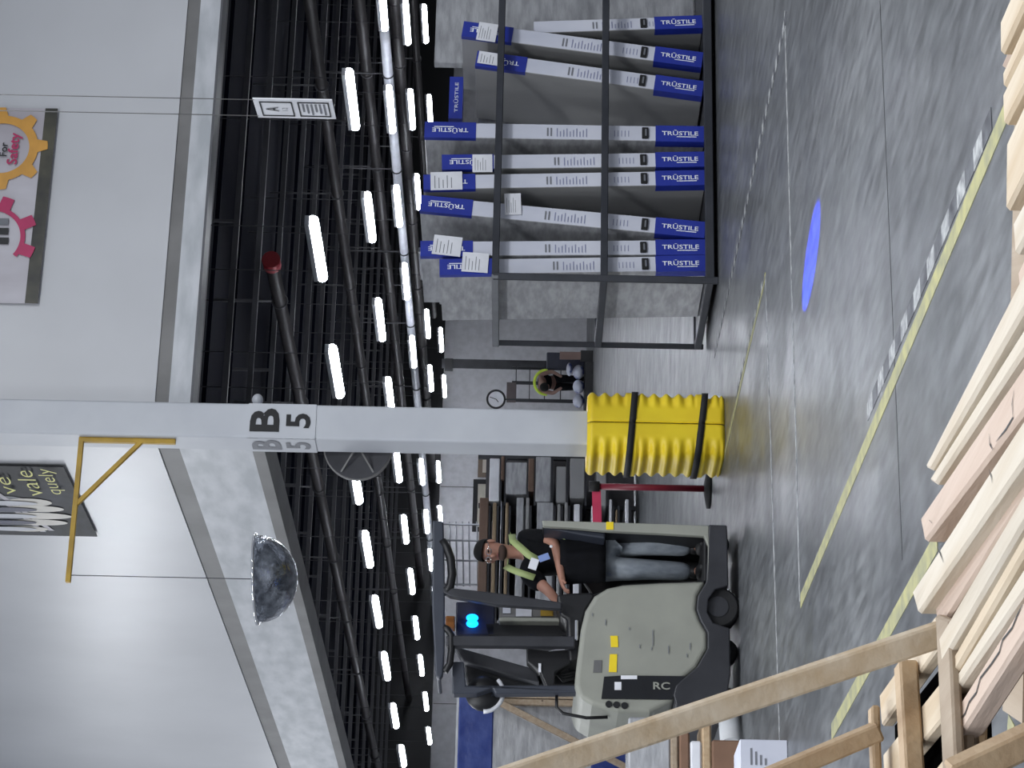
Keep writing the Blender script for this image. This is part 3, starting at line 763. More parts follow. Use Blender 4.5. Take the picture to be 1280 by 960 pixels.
def wheel(cx, cy, off, r, wd, nm='drive_wheel'):
    c = Fp(cx, cy, off); c.z = r
    mb = MB(); mb.tube([c, c+A*.02, c+A*(wd-.02), c+A*wd], [r-.015, r, r, r-.015], BLACKR, 28); mb.build(nm, ft)
    mb = MB(); mb.tube([c-A*.006, c+A*.02], r*.5, FDARK, 18); mb.build('wheel_hub', ft)
wheel(1140, 392, .06, .155, .18); wheel(1150, 560, .2, .10, .12, 'caster_wheel'); wheel(1150, 770, .05, .12, .12, 'load_wheel'); wheel(1150, 770, .85, .12, .12, 'load_wheel')
wheel(1150, 150, .8, .10, .12, 'caster_wheel')
fpoly('outrigger', [(1120, 700), (1170, 700), (1172, 820), (1120, 820)], .04, .14, FDARK); fpoly('outrigger', [(1120, 700), (1170, 700), (1172, 820), (1120, 820)], .84, .14, FDARK)
# blue spotlight thrown on the floor
sl = bpy.data.lights.new('blue_spot', 'SPOT'); sl.energy = 34000; sl.color = (.0, .03, 1); sl.spot_size = math.radians(4.6); sl.spot_blend = .25; sl.shadow_soft_size = .01
so = bpy.data.objects.new('blue_spot', sl); COL.objects.link(so)
src = Fp(184, 446, -.25); tgt = Pz(1013, 326, 0)
so.location = src; so.rotation_euler = (tgt-src).to_track_quat('-Z', 'Y').to_euler()
# ================================================================ PEOPLE
def skinfig(name, nodes, edges, m, parent, sub_=2, label=None, root=0):
    me = bpy.data.meshes.new(name); Mi = W[parent].inverted()
    me.from_pydata([Mi @ Vector(p) for p, r in nodes], edges, []); me.update()
    o = bpy.data.objects.new(name, me); COL.objects.link(o); o.parent = parent; W[o] = W[parent]
    md = o.modifiers.new('skin', 'SKIN'); md.use_smooth_shade = True
    if not me.skin_vertices: me.attributes
    for i, (p, r) in enumerate(nodes):
        r = r if isinstance(r, tuple) else (r, r)
        me.skin_vertices[0].data[i].radius = r
        me.skin_vertices[0].data[i].use_root = (i == root)
    s_ = o.modifiers.new('subd', 'SUBSURF'); s_.levels = sub_; s_.render_levels = sub_
    me.materials.append(m)
    if label: o['label'] = label
    return o
def bake_skin(o):
    bpy.context.view_layer.update()
    dg = bpy.context.evaluated_depsgraph_get()
    me = bpy.data.meshes.new_from_object(o.evaluated_get(dg)); o.modifiers.clear(); 
    old = o.data; o.data = me
    for p in me.polygons: p.use_smooth = True
def ensure_skin(me):
    bm = bmesh.new(); bm.from_mesh(me); bm.verts.layers.skin.verify(); bm.to_mesh(me); bm.free()
_sk = skinfig
def skinfig(name, nodes, edges, m, parent, sub_=2, label=None, root=0):
    me = bpy.data.meshes.new(name); Mi = W[parent].inverted()
    bm = bmesh.new(); L = bm.verts.layers.skin.verify(); vs = []
    for i, (p, r) in enumerate(nodes):
        v = bm.verts.new(Mi @ Vector(p)); r = r if isinstance(r, tuple) else (r, r)
        v[L].radius = r; v[L].use_root = (i == root); vs.append(v)
    for a_, b_ in edges: bm.edges.new((vs[a_], vs[b_]))
    bm.to_mesh(me); bm.free()
    o = bpy.data.objects.new(name, me); COL.objects.link(o); o.parent = parent; W[o] = W[parent]
    md = o.modifiers.new('skin', 'SKIN'); md.use_smooth_shade = True
    s_ = o.modifiers.new('subd', 'SUBSURF'); s_.levels = sub_; s_.render_levels = sub_
    me.materials.append(m)
    if label: o['label'] = label
    bake_skin(o)
    if not o.data.materials: o.data.materials.append(m)
    return o
SKIN = mat('skin', (168, 124, 106), .55, c2=(156, 112, 94)); SHIRT = mat('black_cloth', (8, 9, 12), .9, c2=(15, 16, 21), spec=.2); 
JEAN = mat('grey_blue_jeans', (150, 157, 164), .85, c2=(112, 119, 128), nscale=10, stretch=(1, 1, .5), bump=.6, bscale=14, detail=6)
VEST = mat('vest_lime', (150, 164, 108), .6); HAIR = mat('dark_hair', (12, 10, 10), .9); SHOE = mat('black_shoe', (22, 22, 24), .6)
def Op(x, y, off=.45): return Pw(x, y, FQ+A*off, -A)
gz = Op(882, 700)
op = thing('person', 'person in black shirt and lime-trimmed vest standing in the forklift, hands on its controls', 'person', Vector((gz.x, gz.y, gz.z)))
hc = Op(613, 689, .42)
J = dict(pelvis=Op(752, 697), waist=Op(722, 696), chest=Op(683, 692), neck=Op(648, 690), neck2=Op(634, 690, .43), head=hc,
         shA=Op(660, 668, .50), elA=Op(694, 678, .30), wrA=Op(702, 722, .22), shB=Op(658, 716, .38), elB=Op(684, 737, .24), wrB=Op(704, 760, .30),
         hipA=Op(756, 682, .46), knA=Op(812, 681, .38), anA=Op(868, 685, .42), hipB=Op(756, 711, .40), knB=Op(812, 712, .36), anB=Op(868, 715, .40))
def hand(nodes, edges, wi, wpos, d, side, up):
    """palm, four fingers of different length and a thumb, curled"""
    d = d.normalized(); side = side.normalized(); up = up.normalized(); n0 = len(nodes)
    nodes.append((wpos+d*.05, (.030, .018))); edges.append((wi, n0))
    for k, (so_, ln) in enumerate(((-.028, .060), (-.010, .072), (.010, .068), (.027, .052))):
        b_ = len(nodes)
        nodes.append((wpos+d*.085+side*so_, .010)); edges.append((n0, b_))
        nodes.append((wpos+d*(.085+ln*.5)+side*so_*1.1-up*.012, .0085)); edges.append((b_, b_+1))
        nodes.append((wpos+d*(.085+ln*.7)+side*so_*1.1-up*.04, .008)); edges.append((b_+1, b_+2))
    b_ = len(nodes)
    nodes.append((wpos+d*.035-side*.038-up*.005, .011)); edges.append((n0, b_))
    nodes.append((wpos+d*.07-side*.055-up*.02, .009)); edges.append((b_, b_+1))
nodes = [(J['pelvis'], (.13, .10)), (J['waist'], (.13, .10)), (J['chest'], (.15, .10)), (J['neck'], .055), (J['neck2'], .052), (hc-Z*.06, (.066, .07)), (hc+Z*.01, (.078, .088)), (hc+Z*.075, (.066, .075)),
         (J['shA'], .062), (J['elA'], .042), (J['wrA'], .028), (J['shB'], .062), (J['elB'], .042), (J['wrB'], .028),
         (J['hipA'], .085), (J['knA'], .058), (J['anA'], .04), (J['hipB'], .085), (J['knB'], .058), (J['anB'], .04),
         (J['anA']-A*.10-Z*.05-B*.015, .022), (J['anB']-A*.10-Z*.05-B*.015, .022)]
edges = [(0, 1), (1, 2), (2, 3), (3, 4), (4, 5), (5, 6), (6, 7), (2, 8), (8, 9), (9, 10), (2, 11), (11, 12), (12, 13), (0, 14), (14, 15), (15, 16), (0, 17), (17, 18), (18, 19), (16, 20), (19, 21)]
hand(nodes, edges, 10, J['wrA'], (J['wrA']-J['elA']), A, Z); hand(nodes, edges, 13, J['wrB'], (J['wrB']-J['elB']), A, Z)
bodyo = skinfig('body', nodes, edges, SKIN, op)
# face
fd = (Vector((-.30, -1, -.10))).normalized(); fs = fd.cross(Z).normalized()   # facing direction, side
if fs.x < 0: fs = -fs
fu = fs.cross(fd).normalized(); fu = fu if fu.z > 0 else -fu
mb = MB(); mb.ell(hc+fd*.095-fu*.012, .013, .022, .024, SKIN, fs, fd, fu, 10, 8); mb.build('nose', op)
for s_ in (-1, 1):
    mb = MB(); mb.ell(hc+fs*s_*.082-fu*.005, .012, .02, .032, SKIN, fs, fd, fu, 10, 8); mb.build('ear', op)
    mb = MB(); mb.ell(hc+fs*s_*.031+fd*.082+fu*.022, .012, .008, .007, BLACK, fs, fd, fu, 10, 6); mb.build('eye', op)
mb = MB(); mb.ell(hc+fd*.085-fu*.048, .024, .008, .006, mat('lips', (120, 70, 66), .5), fs, fd, fu, 10, 6); mb.build('mouth', op)
mb = MB(); mb.ell(hc+fd*.035-fu*.085, .062, .052, .038, mat('beard_stubble', (62, 46, 40), .9), fs, fd, fu, 16, 10); mb.build('beard', op)
mb = MB(); rows = []
for k in range(9):
    ph = math.radians(2+88*k/8); rows.append([hc+fu*(.035+.088*math.sin(ph))-fd*.018+(fs*.086*math.cos(u)+fd*.098*math.sin(u))*max(math.cos(ph), .02)+fu*(.035*max(0, math.sin(u))*math.cos(ph)) for u in [2*math.pi*j/24 for j in range(24)]])
mb.grid(rows, HAIR, cu=True); mb.ell(hc-fd*.03+fu*.02, .086, .075, .06, HAIR, fs, fd, fu); mb.build('hair', op)
mb = MB()
for s_ in (-1, 1):
    mb.tube([hc+fs*s_*.034+fd*.098+fu*.02+(fs*math.cos(u)*.026+fu*math.sin(u)*.019) for u in [2*math.pi*j/14 for j in range(14)]], .0035, CHROME, 6, closed=True)
    mb.tube([hc+fs*s_*.06+fd*.096+fu*.022, hc+fs*s_*.084+fu*.02], .003, CHROME, 6)
mb.build('safety_glasses', op)
# clothing
def lerp(a_, b_, t_): return a_*(1-t_)+b_*t_
n2 = [(lerp(J['pelvis'], J['waist'], .2), (.175, .125)), (J['waist'], (.165, .12)), (J['chest'], (.18, .125)), (lerp(J['chest'], J['neck'], .75), (.09, .08)),
      (J['shA'], .085), (lerp(J['shA'], J['elA'], .8), .075), (J['shB'], .085), (lerp(J['shB'], J['elB'], .8), .072)]
skinfig('shirt', n2, [(0, 1), (1, 2), (2, 3), (2, 4), (4, 5), (2, 6), (6, 7)], SHIRT, op, label='black short-sleeved shirt')
n2 = [(J['pelvis']+Z*.04, (.17, .12)), (J['hipA']-Z*.04, .10), (J['knA'], .086), (lerp(J['knA'], J['anA'], .55), .076), (J['anA']+Z*.012, .072), (J['hipB']-Z*.04, .10), (J['knB'], .080), (lerp(J['knB'], J['anB'], .55), .074), (J['anB']+Z*.012, .070)]
skinfig('jeans', n2, [(0, 1), (1, 2), (2, 3), (3, 4), (0, 5), (5, 6), (6, 7), (7, 8)], JEAN, op, label='grey-blue work jeans')
ap = [Op(x, y, .26) for x, y in ((700, 668), (757, 664), (757, 728), (700, 730))]
mb = MB(); rows = []
for k in range(7):
    t_ = k/6; l_ = lerp(ap[0], ap[1], t_); r_ = lerp(ap[3], ap[2], t_)
    rows.append([lerp(l_, r_, j/10)-A*.05*math.sin(math.pi*j/10)+A*.015*math.sin(j*2+k*.4) for j in range(11)])
mb.grid(rows, SHIRT); o_ = mb.build('apron', op); md = o_.modifiers.new('thick', 'SOLIDIFY'); md.thickness = .012
for an in ('anA', 'anB'):
    a_ = J[an]; mb = MB(); mb.ell(a_-A*.06-Z*.045-B*.015, .05, .14, .045, SHOE, B, A, Z, 18, 10); mb.ell(a_-Z*.0, .05, .055, .06, SHOE, B, A, Z, 16, 8); mb.build('shoe', op)
def strip(name, pts, wd, m, up, th=.006):
    mb = MB(); pts = [Vector(p) for p in pts]; rows = []
    for k, p in enumerate(pts):
        d = (pts[min(k+1, len(pts)-1)]-pts[max(k-1, 0)]).normalized(); s_ = d.cross(up).normalized()
        rows.append([p-s_*wd/2, p+s_*wd/2])
    mb.grid(rows, m); o = mb.build(name, op); md = o.modifiers.new('thick', 'SOLIDIFY'); md.thickness = th; md.offset = 0
    return o
FN = -A
strip('vest_trim', [Op(640, 668, .40), Op(641, 676, .32), Op(650, 684, .25), Op(660, 693, .22), Op(672, 700, .20)], .055, VEST, FN)
strip('vest_trim', [Op(632, 708, .36), Op(640, 712, .27), Op(650, 716, .23), Op(668, 722, .20)], .05, VEST, FN)
strip('vest_trim', [Op(687, 662, .33), Op(700, 664, .27), Op(710, 674, .25), Op(712, 690, .24), Op(711, 702, .26)], .06, VEST, FN)
strip('vest_trim', [Op(638, 668, .42), Op(637, 688, .58), Op(634, 708, .38)], .04, VEST, Z)
mb = MB(); c = Op(667, 705, .185); mb.box(c, .085, .008, .062, PAPER, (B+Z*-.3).normalized(), A, (Z+B*.3).normalized()); mb.build('name_badge', op)
mb = MB(); c = Op(680, 697, .17); mb.box(c, .05, .008, .08, mat('badge_blue', (120, 140, 190), .5), (B+Z*.4).normalized(), A, (Z-B*.4).normalized()); mb.build('name_badge', op)
mb = MB(); c = Op(689, 683, .21); mb.ell(c, .012, .005, .012, PAPER, B, A, Z, 10, 6); mb.build('shirt_logo', op)
# ================================================================ FAR RACKS AND BUNDLES
RK = P(700, 640, 33)
def Rp(px, py, off=0): return Pw(px, py, RK+A*off, -A)
t = thing('storage_rack', 'dark storage rack packed with flat bundles behind the forklift', 'rack', Vector((RK.x, RK.y, 0)))
zb = .0
for yy in (571, 632, 700, 772):
    for off in (1.02,):
        a_ = Rp(598, yy, off); mb = MB(); mb.box(Vector((a_.x, a_.y, a_.z/2)), .06, .06, a_.z, FDARK, B, A); mb.build('upright', t)
rects = [(611, 573, 625, 626, 1), (626, 570, 631, 600, 3), (632, 578, 659, 617, 0), (660, 573, 668, 614, 3), (669, 571, 689, 627, 0), (695, 583, 708, 628, 2), (712, 573, 731, 622, 2), (745, 575, 758, 632, 2),
         (596, 622, 611, 760, 3), (613, 628, 621, 760, 4), (623, 626, 627, 760, 1), (629, 628, 636, 760, 4), (643, 622, 655, 760, 0), (656, 622, 662, 700, 2), (669, 628, 692, 760, 0), (695, 630, 701, 760, 2), (704, 628, 710, 760, 2), (716, 630, 725, 760, 1), (738, 632, 742, 760, 1), (761, 624, 765, 760, 1), (769, 637, 772, 760, 4), (781, 624, 786, 760, 1)]
mms = [FILM, PAPER, FILMG, mat('brown_board', (104, 84, 72), .8), mat('tan_board', (136, 118, 94), .8)]
adj = ['crinkled film-wrapped', 'white-faced', 'dull grey', 'dark brown', 'tan']
lev = []
for k, (x0, y0, x1, y1, mi_) in enumerate(rects):
    p0, p1 = Rp(x0, y1), Rp(x1, y0); mb = MB()
    db = (p1-p0).dot(B); zz = min(p0.z, p1.z); h = abs(p0.z-p1.z)
    mb.obox(Vector((p0.x, p0.y, zz)), B*db, A*.9, Z*h, mms[mi_])
    side = 'left' if y0 > 615 else 'right'
    lvl = k+1 if side == 'right' else k-7
    near = ['topmost', 'second from top', 'third from top', 'fourth from top', 'fifth from top', 'sixth from top', 'seventh from top', 'eighth from top', 'ninth from top', 'tenth from top', 'eleventh from top', 'twelfth from top', 'thirteenth from top', 'lowest'][min(lvl-1, 13)]
    tag(mb.build('flat_bundle', bev=.01), adj[mi_]+' flat bundle, '+near+' in the far rack\'s '+side+' bay', 'bundle', 'flat bundles on the far rack')
    a_, b_ = (570, 632) if side == 'right' else (632, 772)
    mb = MB(); q0, q1 = Rp(x1, b_, .02), Rp(x1, a_, .02)
    mb.obox(Vector((q0.x, q0.y, zz-.03)), B*((q1-q0).dot(B)), A*1.05, Z*.028, FDARK); mb.build('shelf', t)
mb = MB(); q0, q1 = Rp(600, 772, 1.12), Rp(600, 571, 1.12); mb.obox(Vector((q0.x, q0.y, .02)), B*((q1-q0).dot(B)), A*.03, Z*(q0.z-.05), mat('rack_gap_shade', (72, 70, 72), .7)); mb.build('gap_shade_panel', t)  # dark grey panel added to stand for the shade between bundles
# framed boards on the far wall
FWp0 = K + A*(s_far-.04)
def Wp(px, py, off=0): return Pw(px, py, FWp0-A*off, -A)
def wall_frame(x0, y0, x1, y1, m, inner, label, name='framed_board'):
    p0, p1 = Wp(x0, y1), Wp(x1, y0); db = (p1-p0).dot(B); z0_, z1_ = p1.z, p0.z; f = .12
    t = thing(name, label, 'framed board', Vector((p0.x, p0.y, z0_)))
    o = Vector((p0.x, p0.y, z0_)); mb = MB()
    for (s0, s1, a_, b_) in ((0, db, 0, f), (0, db, z1_-z0_-f, z1_-z0_), (0, f, f, z1_-z0_-f), (db-f, db, f, z1_-z0_-f)):
        mb.obox(o+B*s0+Z*a_, B*(s1-s0), A*.04, Z*(b_-a_), m)
    mb.build('frame', t, recalc=True); mb = MB(); mb.obox(o+A*.015+B*f+Z*f, B*(db-2*f), A*.02, Z*(z1_-z0_-2*f), inner); mb.build('board', t, recalc=True)
wall_frame(590, 600, 640, 664, BLACK, mat('poster_tan', (176, 172, 160), .6), 'black-framed pale board on the far wall behind the storage rack')
wall_frame(597, 560, 622, 596, mat('frame_brown', (110, 96, 84), .6), mat('poster_pale', (186, 178, 166), .6), 'brown-framed pale board on the far wall beside the column')
# wire shelf near operator's head
def Mp(px, py, Y=40): return P(px, py, Y)
t = thing('wire_shelving', 'chrome wire shelving standing by the far wall above the operator\'s head', 'shelving', Vector((Mp(600, 690).x, 40, 0)), rz=0)
for yy in (655, 675, 700, 730):
    p = Mp(548, yy); mb = MB(); mb.tube([Vector((p.x, p.y, 0)), p], .018, STEEL, 6); mb.build('post', t)
for xx in (562, 570, 578, 586, 596, 610):
    p, q = Mp(xx, 652), Mp(xx+1.5, 733); mb = MB(); mb.tube([p, q], .014, STEEL, 6); mb.build('shelf_wire', t)
# ================================================================ FAR DESK AREA (right of the column)
def Dp(px, py, Y=58): return P(px, py, Y)
def drect(mb, x0, y0, x1, y1, Y, dep, m, ground=False):
    p0, p1 = Dp(x0, y1, Y), Dp(x1, y0, Y); z0_ = 0 if ground else p1.z
    mb.obox(Vector((p0.x, Y, z0_)), Vector((p1.x-p0.x, 0, 0)), Vector((0, dep, 0)), Z*(p0.z-z0_), m)
t = thing('tall_pole', 'dark pole standing against the far wall beside the clock', 'pole', Vector((Dp(700, 456, 61).x, 61, 0)), rz=0)
mb = MB(); drect(mb, 552, 452, 733, 460, 61, .15, FDARK, True); mb.build('shaft', t)
mb = MB(); drect(mb, 556, 448, 566, 464, 60.9, .35, BLACK); mb.build('bracket', t)
t = thing('open_shelving', 'grey-brown open shelving against the far wall left of the dark pole', 'shelving', Vector((Dp(700, 480, 60).x, 60, 0)), rz=0)
BRN = mat('shelf_brown', (84, 76, 76), .6)
for yy in (456, 478, 500):
    mb = MB(); drect(mb, 640, yy, 733, yy+2.5, 60, .6, FDARK, True); mb.build('upright', t)
for xx in (644, 661, 680, 700):
    mb = MB(); drect(mb, xx, 456, xx+2, 502, 60, .6, FDARK); mb.build('shelf_board', t)
mb = MB(); drect(mb, 633, 478, 645, 503, 59.9, .5, BRN); tag(mb.build('storage_box'), 'dark red-brown box on top of the far open shelving', 'box')
mb = MB(); drect(mb, 683, 441, 717, 462, 58.5, .8, mat('cabinet_navy', (40, 44, 60), .5), True); tag(mb.build('storage_cabinet', bev=.02), 'navy cabinet by the far wall beside the rack corner', 'cabinet')
mb = MB(); drect(mb, 700, 440, 726, 449, 57.5, .5, mat('box_brown', (130, 108, 100), .7)); drect(mb, 726, 438, 733, 452, 57.4, .7, BLACK, True); tag(mb.build('storage_box'), 'brown box on a black plinth by the far cabinet', 'box')
t = thing('low_platform', 'low black platform in the distance carrying striped bags', 'platform', Vector((Dp(733, 485, 57).x, 57, 0)), rz=0)
mb = MB(); drect(mb, 731, 452, 738, 514, 57, 1.6, BLACK, True); mb.build('top', t)
STR = mat('blue_white_bag', (200, 204, 218), .5, c2=(50, 70, 140), nscale=1.6, stretch=(1, 1, 3), lo=.48, hi=.56)
for k, (x0, y0, x1, y1) in enumerate(((716, 456, 731, 474), (716, 474.5, 731, 492), (716, 492.5, 731, 510), (708, 453, 716, 470))):
    mb = MB(); p0, p1 = Dp(x0, y1, 57.4), Dp(x1, y0, 57.4); c = (p0+p1)/2
    mb.ell(c+Vector((0, .3, 0)), (p1.x-p0.x)/2, .35, (p0.z-p1.z)/2, STR, n=16, k=8)
    tag(mb.build('striped_bag'), ['blue and white bag at the right end of the far platform', 'blue and white bag in the middle of the far platform', 'blue and white bag at the left end of the far platform', 'blue and white bag lying on top of the far bags'][k], 'bag', 'striped bags on the far platform')
# wall clock
cc = Dp(620, 499, 59.2); t = thing('clock', 'round black-rimmed clock on a side arm in the distance beside the column', 'clock', cc-Z*.25, rz=0)
mb = MB(); mb.tube([cc+Vector((math.cos(u), 0, math.sin(u)))*.215 for u in [2*math.pi*j/28 for j in range(28)]], .026, BLACK, 8, closed=True); mb.build('rim', t)
mb = MB(); mb.tube([cc, cc+Vector((0, .03, 0))], .21, PAPER, 28); mb.build('dial', t)
mb = MB(); mb.beam(cc-Vector((0, .01, 0)), cc+Vector((.05, -.01, .15)), .018, .01, BLACK, up=(0, 1, 0)); mb.beam(cc-Vector((0, .01, 0)), cc+Vector((-.07, -.01, -.06)), .02, .01, BLACK, up=(0, 1, 0)); mb.build('hands', t)
mb = MB(); mb.beam(cc+Vector((0, .06, -.2)), cc+Vector((0, .06, -2.6)), .04, .04, FDARK, up=(0, 1, 0)); mb.beam(cc+Vector((0, .06, -2.6)), Vector((cc.x, cc.y+.06, 0)), .04, .04, FDARK, up=(0, 1, 0)); mb.build('stand', t)
# bending person
def D2(px, py, o_=0): return P(px, py, 56.6+o_)
hp = D2(690, 478); fp = thing('person', 'distant person in a lime and black safety vest bending over the striped bags', 'person', Vector((hp.x, 57.2, 0)), rz=0)
pel = Vector((hp.x, 58.75, .95)); che = Vector((hp.x, 58.35, 1.22)); hd = Vector((D2(683, 484).x, 58.0, 1.10))
nd = [(pel, (.16, .12)), (che, (.17, .12)), (che+Vector((0, -.15, -.03)), .06), (hd, (.09, .10)), (hd+Vector((0, -.05, -.08)), .07),
      (che+Vector((-.2, -.05, 0)), .07), (che+Vector((-.26, -.2, -.3)), .05), (che+Vector((-.12, -.45, -.5)), .035), (che+Vector((.2, -.05, 0)), .07), (che+Vector((.26, -.2, -.28)), .05), (che+Vector((.14, -.45, -.5)), .035),
      (pel+Vector((-.1, 0, -.1)), .1), (pel+Vector((-.1, -.03, -.48)), .07), (pel+Vector((-.1, .05, -.87)), .05), (pel+Vector((.1, 0, -.1)), .1), (pel+Vector((.1, -.03, -.48)), .07), (pel+Vector((.1, .05, -.87)), .05),
      (pel+Vector((-.1, -.1, -.92)), .035), (pel+Vector((.1, -.1, -.92)), .035)]
ed = [(0, 1), (1, 2), (2, 3), (3, 4), (1, 5), (5, 6), (6, 7), (1, 8), (8, 9), (9, 10), (0, 11), (11, 12), (12, 13), (0, 14), (14, 15), (15, 16), (13, 17), (16, 18)]
skinfig('body', nd, ed, mat('far_skin', (126, 98, 88), .6), fp)
skinfig('trousers', [(pel, (.17, .13)), (pel+Vector((-.1, 0, -.1)), .12), (pel+Vector((-.1, -.03, -.48)), .09), (pel+Vector((-.1, .05, -.82)), .07), (pel+Vector((.1, 0, -.1)), .12), (pel+Vector((.1, -.03, -.48)), .09), (pel+Vector((.1, .05, -.82)), .07)], [(0, 1), (1, 2), (2, 3), (0, 4), (4, 5), (5, 6)], SHIRT, fp)
skinfig('vest', [(pel+Vector((0, 0, .03)), (.19, .15)), (che, (.21, .15)), (che+Vector((-.2, -.05, 0)), .09), (che+Vector((.2, -.05, 0)), .09)], [(0, 1), (1, 2), (1, 3)], SHIRT, fp)
mb = MB(); mb.tube([che+Vector((.29*math.cos(u), -.1-.12*0, -.12+.27*math.sin(u))) for u in [math.pi*(-.05+1.1*k/16) for k in range(17)]], .035, mat('vest_neon', (196, 222, 70), .5), 8); mb.build('vest_trim', fp)
mb = MB(); mb.ell(hd+Vector((0, .0, .03)), .11, .12, .11, HAIR); mb.build('hair', fp)
# ================================================================ LEFT LOADS
def Lp(px, py, Y): return P(px, py, Y)
LQ = P(700, 900, 20.8)
def Bq(px, py, off=0): return Pw(px, py, LQ+A*off, -A)
t = thing('wrapped_pallet_load', 'tall load of film-wrapped cartons with blue bands behind the forklift mast', 'pallet load', Vector((LQ.x, LQ.y, 0)))
p0, p1 = Bq(570, 1010), Bq(570, 866); db = (p1-p0).dot(B)
def bandz(nm, xa, xb, m, g=0):
    za, zb_ = Bq(xa, 900).z, max(Bq(xb, 900).z, .12); mb = MB(); mb.obox(Vector((p0.x, p0.y, zb_))-A*g-B*g, B*(db+2*g), A*(1.2+2*g), Z*(za-zb_), m); mb.build(nm, t, bev=.02)
bandz('carton_stack', 570, 1000, FILM); bandz('blue_band', 572, 618, mat('blue_wrapped', (40, 56, 120), .3, c2=(60, 76, 138), nscale=6, bump=.5, bscale=8, coat=.4), .012); bandz('blue_band', 738, 790, MATS['blue_wrapped'], .012)
mb = MB()
for k in range(3): mb.obox(Vector((p0.x, p0.y, 0))+B*(db-.12)*k/2, B*.12, A*1.2, Z*.12, WOODS[4])
mb.build('pallet', t, recalc=True)
t = thing('timber_brace_frame', 'timber frame with a diagonal brace standing against the blue-banded load', 'timber frame', Vector((Bq(700, 868, -.1).x, Bq(700, 868, -.1).y, 0)))
def tb(nm, a_, b_, w_, off=-.1, g=False):
    q0, q1 = Bq(*a_, off), Bq(*b_, off)
    if g: q1 = Vector((q0.x, q0.y, 0))
    mb = MB(); mb.beam(q0, q1, .05, w_, WOODS[4], up=B); mb.build(nm, t, bev=.003)
tb('post', (600, 868), (800, 868), .06, g=True); tb('post', (600, 877), (800, 877), .05, g=True); tb('diagonal_brace', (612, 872), (800, 968), .05, -.16)
# low stack at the lower left edge
LQ2 = Pz(950, 930, 0)
def Cq(px, py, off=0): return Pw(px, py, LQ2+A*off, -A)
specs = [(785, 897, 838, 'stack of white film-wrapped cartons at the left edge, topmost of its pile', 'wrapped_carton', FILM, 8), (838, 894, 848, 'grey-brown board standing between wrapped cartons at left edge', 'board', WOODS[4], 3), (849, 915, 862, 'brown cardboard slab under the white cartons at the left edge', 'cardboard_slab', CARD, 3),
         (863, 926, 877, 'white slab in the low pile at the left edge', 'wrapped_slab', PAPER, 3), (878, 897, 889, 'tan board sticking out of the low pile at the left edge', 'board', WOODS[3], 3), (890, 925, 916, 'brown cardboard base of the low pile at the left edge', 'cardboard_slab', CARD, 3)]
for x0, y0, x1, lab, nm, m, _ in specs:
    a_, b_ = Cq(x0, 1010), Cq(x1, y0); zz = b_.z if x1 != 916 else 0
    mb = MB(); mb.obox(Vector((a_.x, a_.y, zz)), B*((b_-a_).dot(B)), A*.45, Z*(a_.z-zz-.002), m)
    tag(mb.build(nm, bev=.012), lab, nm.replace('_', ' '))
c0 = Pz(903, 885, .0); 
mb = MB(); c = Pz(926, 899, 0)+Z*.085; mb.tube([c-B*.22-A*.12, c+B*.04+A*.02], .075, mat('white_roll_paper', (196, 198, 200), .5), 20)
tag(mb.build('paper_roll'), 'white roll lying on the floor beside the low pile at left', 'roll')
bq = Pz(985, 950, 0)
mb = MB(); o = Pw(982, 1010, bq, -A); o.z = 0; rgt = Pw(982, 925, bq, -A); hz = Pw(925, 945, bq, -A).z
dbb = (rgt-o).dot(B)
t = thing('white_carton', 'white printed carton standing on the floor at the lower left edge', 'carton', o)
mb.obox(o, B*dbb, A*.4, Z*hz, CARTON); mb.build('box', t, bev=.005)
mb = MB(); 
for k in range(4): mb.obox(o+B*(dbb*.62)+Z*(hz*.75-k*.028)-A*.003, B*(.10-.02*k), A*.002, Z*.010, GREYTXT)
mb.build('print', t, recalc=True)
# ================================================================ TIMBER PILE (foreground)
ZT = 1.27
def quadboard(name, A0, A1, B1, B0, z, th, m, ext, label, cat, group=None, ext0=0, cracks=()):
    a0, a1, b1, b0 = [Pz(*p, z) for p in (A0, A1, B1, B0)]
    da, db_ = (a1-a0), (b1-b0); d = (da.normalized()+db_.normalized()).normalized()
    a1 = a1+d*ext; b1 = b1+d*ext; a0 = a0-d*ext0; b0 = b0-d*ext0
    # keep the board parallel: mean width
    mb = MB(); top = [a0, a1, b1, b0]
    mb.prism([p-Z*th for p in top], Z*th, m)
    for cr in cracks:
        pts = [Pz(*q, z)+Z*.0006 for q in cr]; n_ = len(pts)
        L1 = []; L2 = []
        for k in range(n_):
            dd = (pts[min(k+1, n_-1)]-pts[max(k-1, 0)]).normalized(); sd = Vector((-dd.y, dd.x, 0))*(.0009 if 0 < k < n_-1 else .0002)
            L1.append(pts[k]-sd); L2.append(pts[k]+sd)
        mb.grid([L1, L2], BLACK, smooth=False)
    return tag(mb.build(name, bev=.0025, recalc=True), label, cat, group)
WP, WW, WK, WT, WG = WOODS
G1 = 'loose timber offcuts heaped on the pallets'
quadboard('timber_board', (1155, 584), (1254, 380), (1276, 403), (1163, 574+14), ZT, .018, WW, .35, 'white board with dark knots along its edge, farthest right of the main timber heap', 'timber', G1)
quadboard('timber_board', (1160, 600), (1277, 412), (1280, 440), (1169, 606), ZT-.004, .018, WW, .3, 'narrow white board beside the knotty one in the main heap', 'timber', G1)
quadboard('timber_board', (1150, 647), (1240, 510), (1252, 556), (1156, 678), ZT-.002, .018, WK, .45, 'pinkish board with a long crack in the main timber heap', 'timber', G1, cracks=[[(1268, 488), (1266, 505), (1267, 522), (1258, 537), (1246, 552)], [(1237, 542), (1238, 555), (1242, 563)], [(1162, 650), (1166, 654)]])
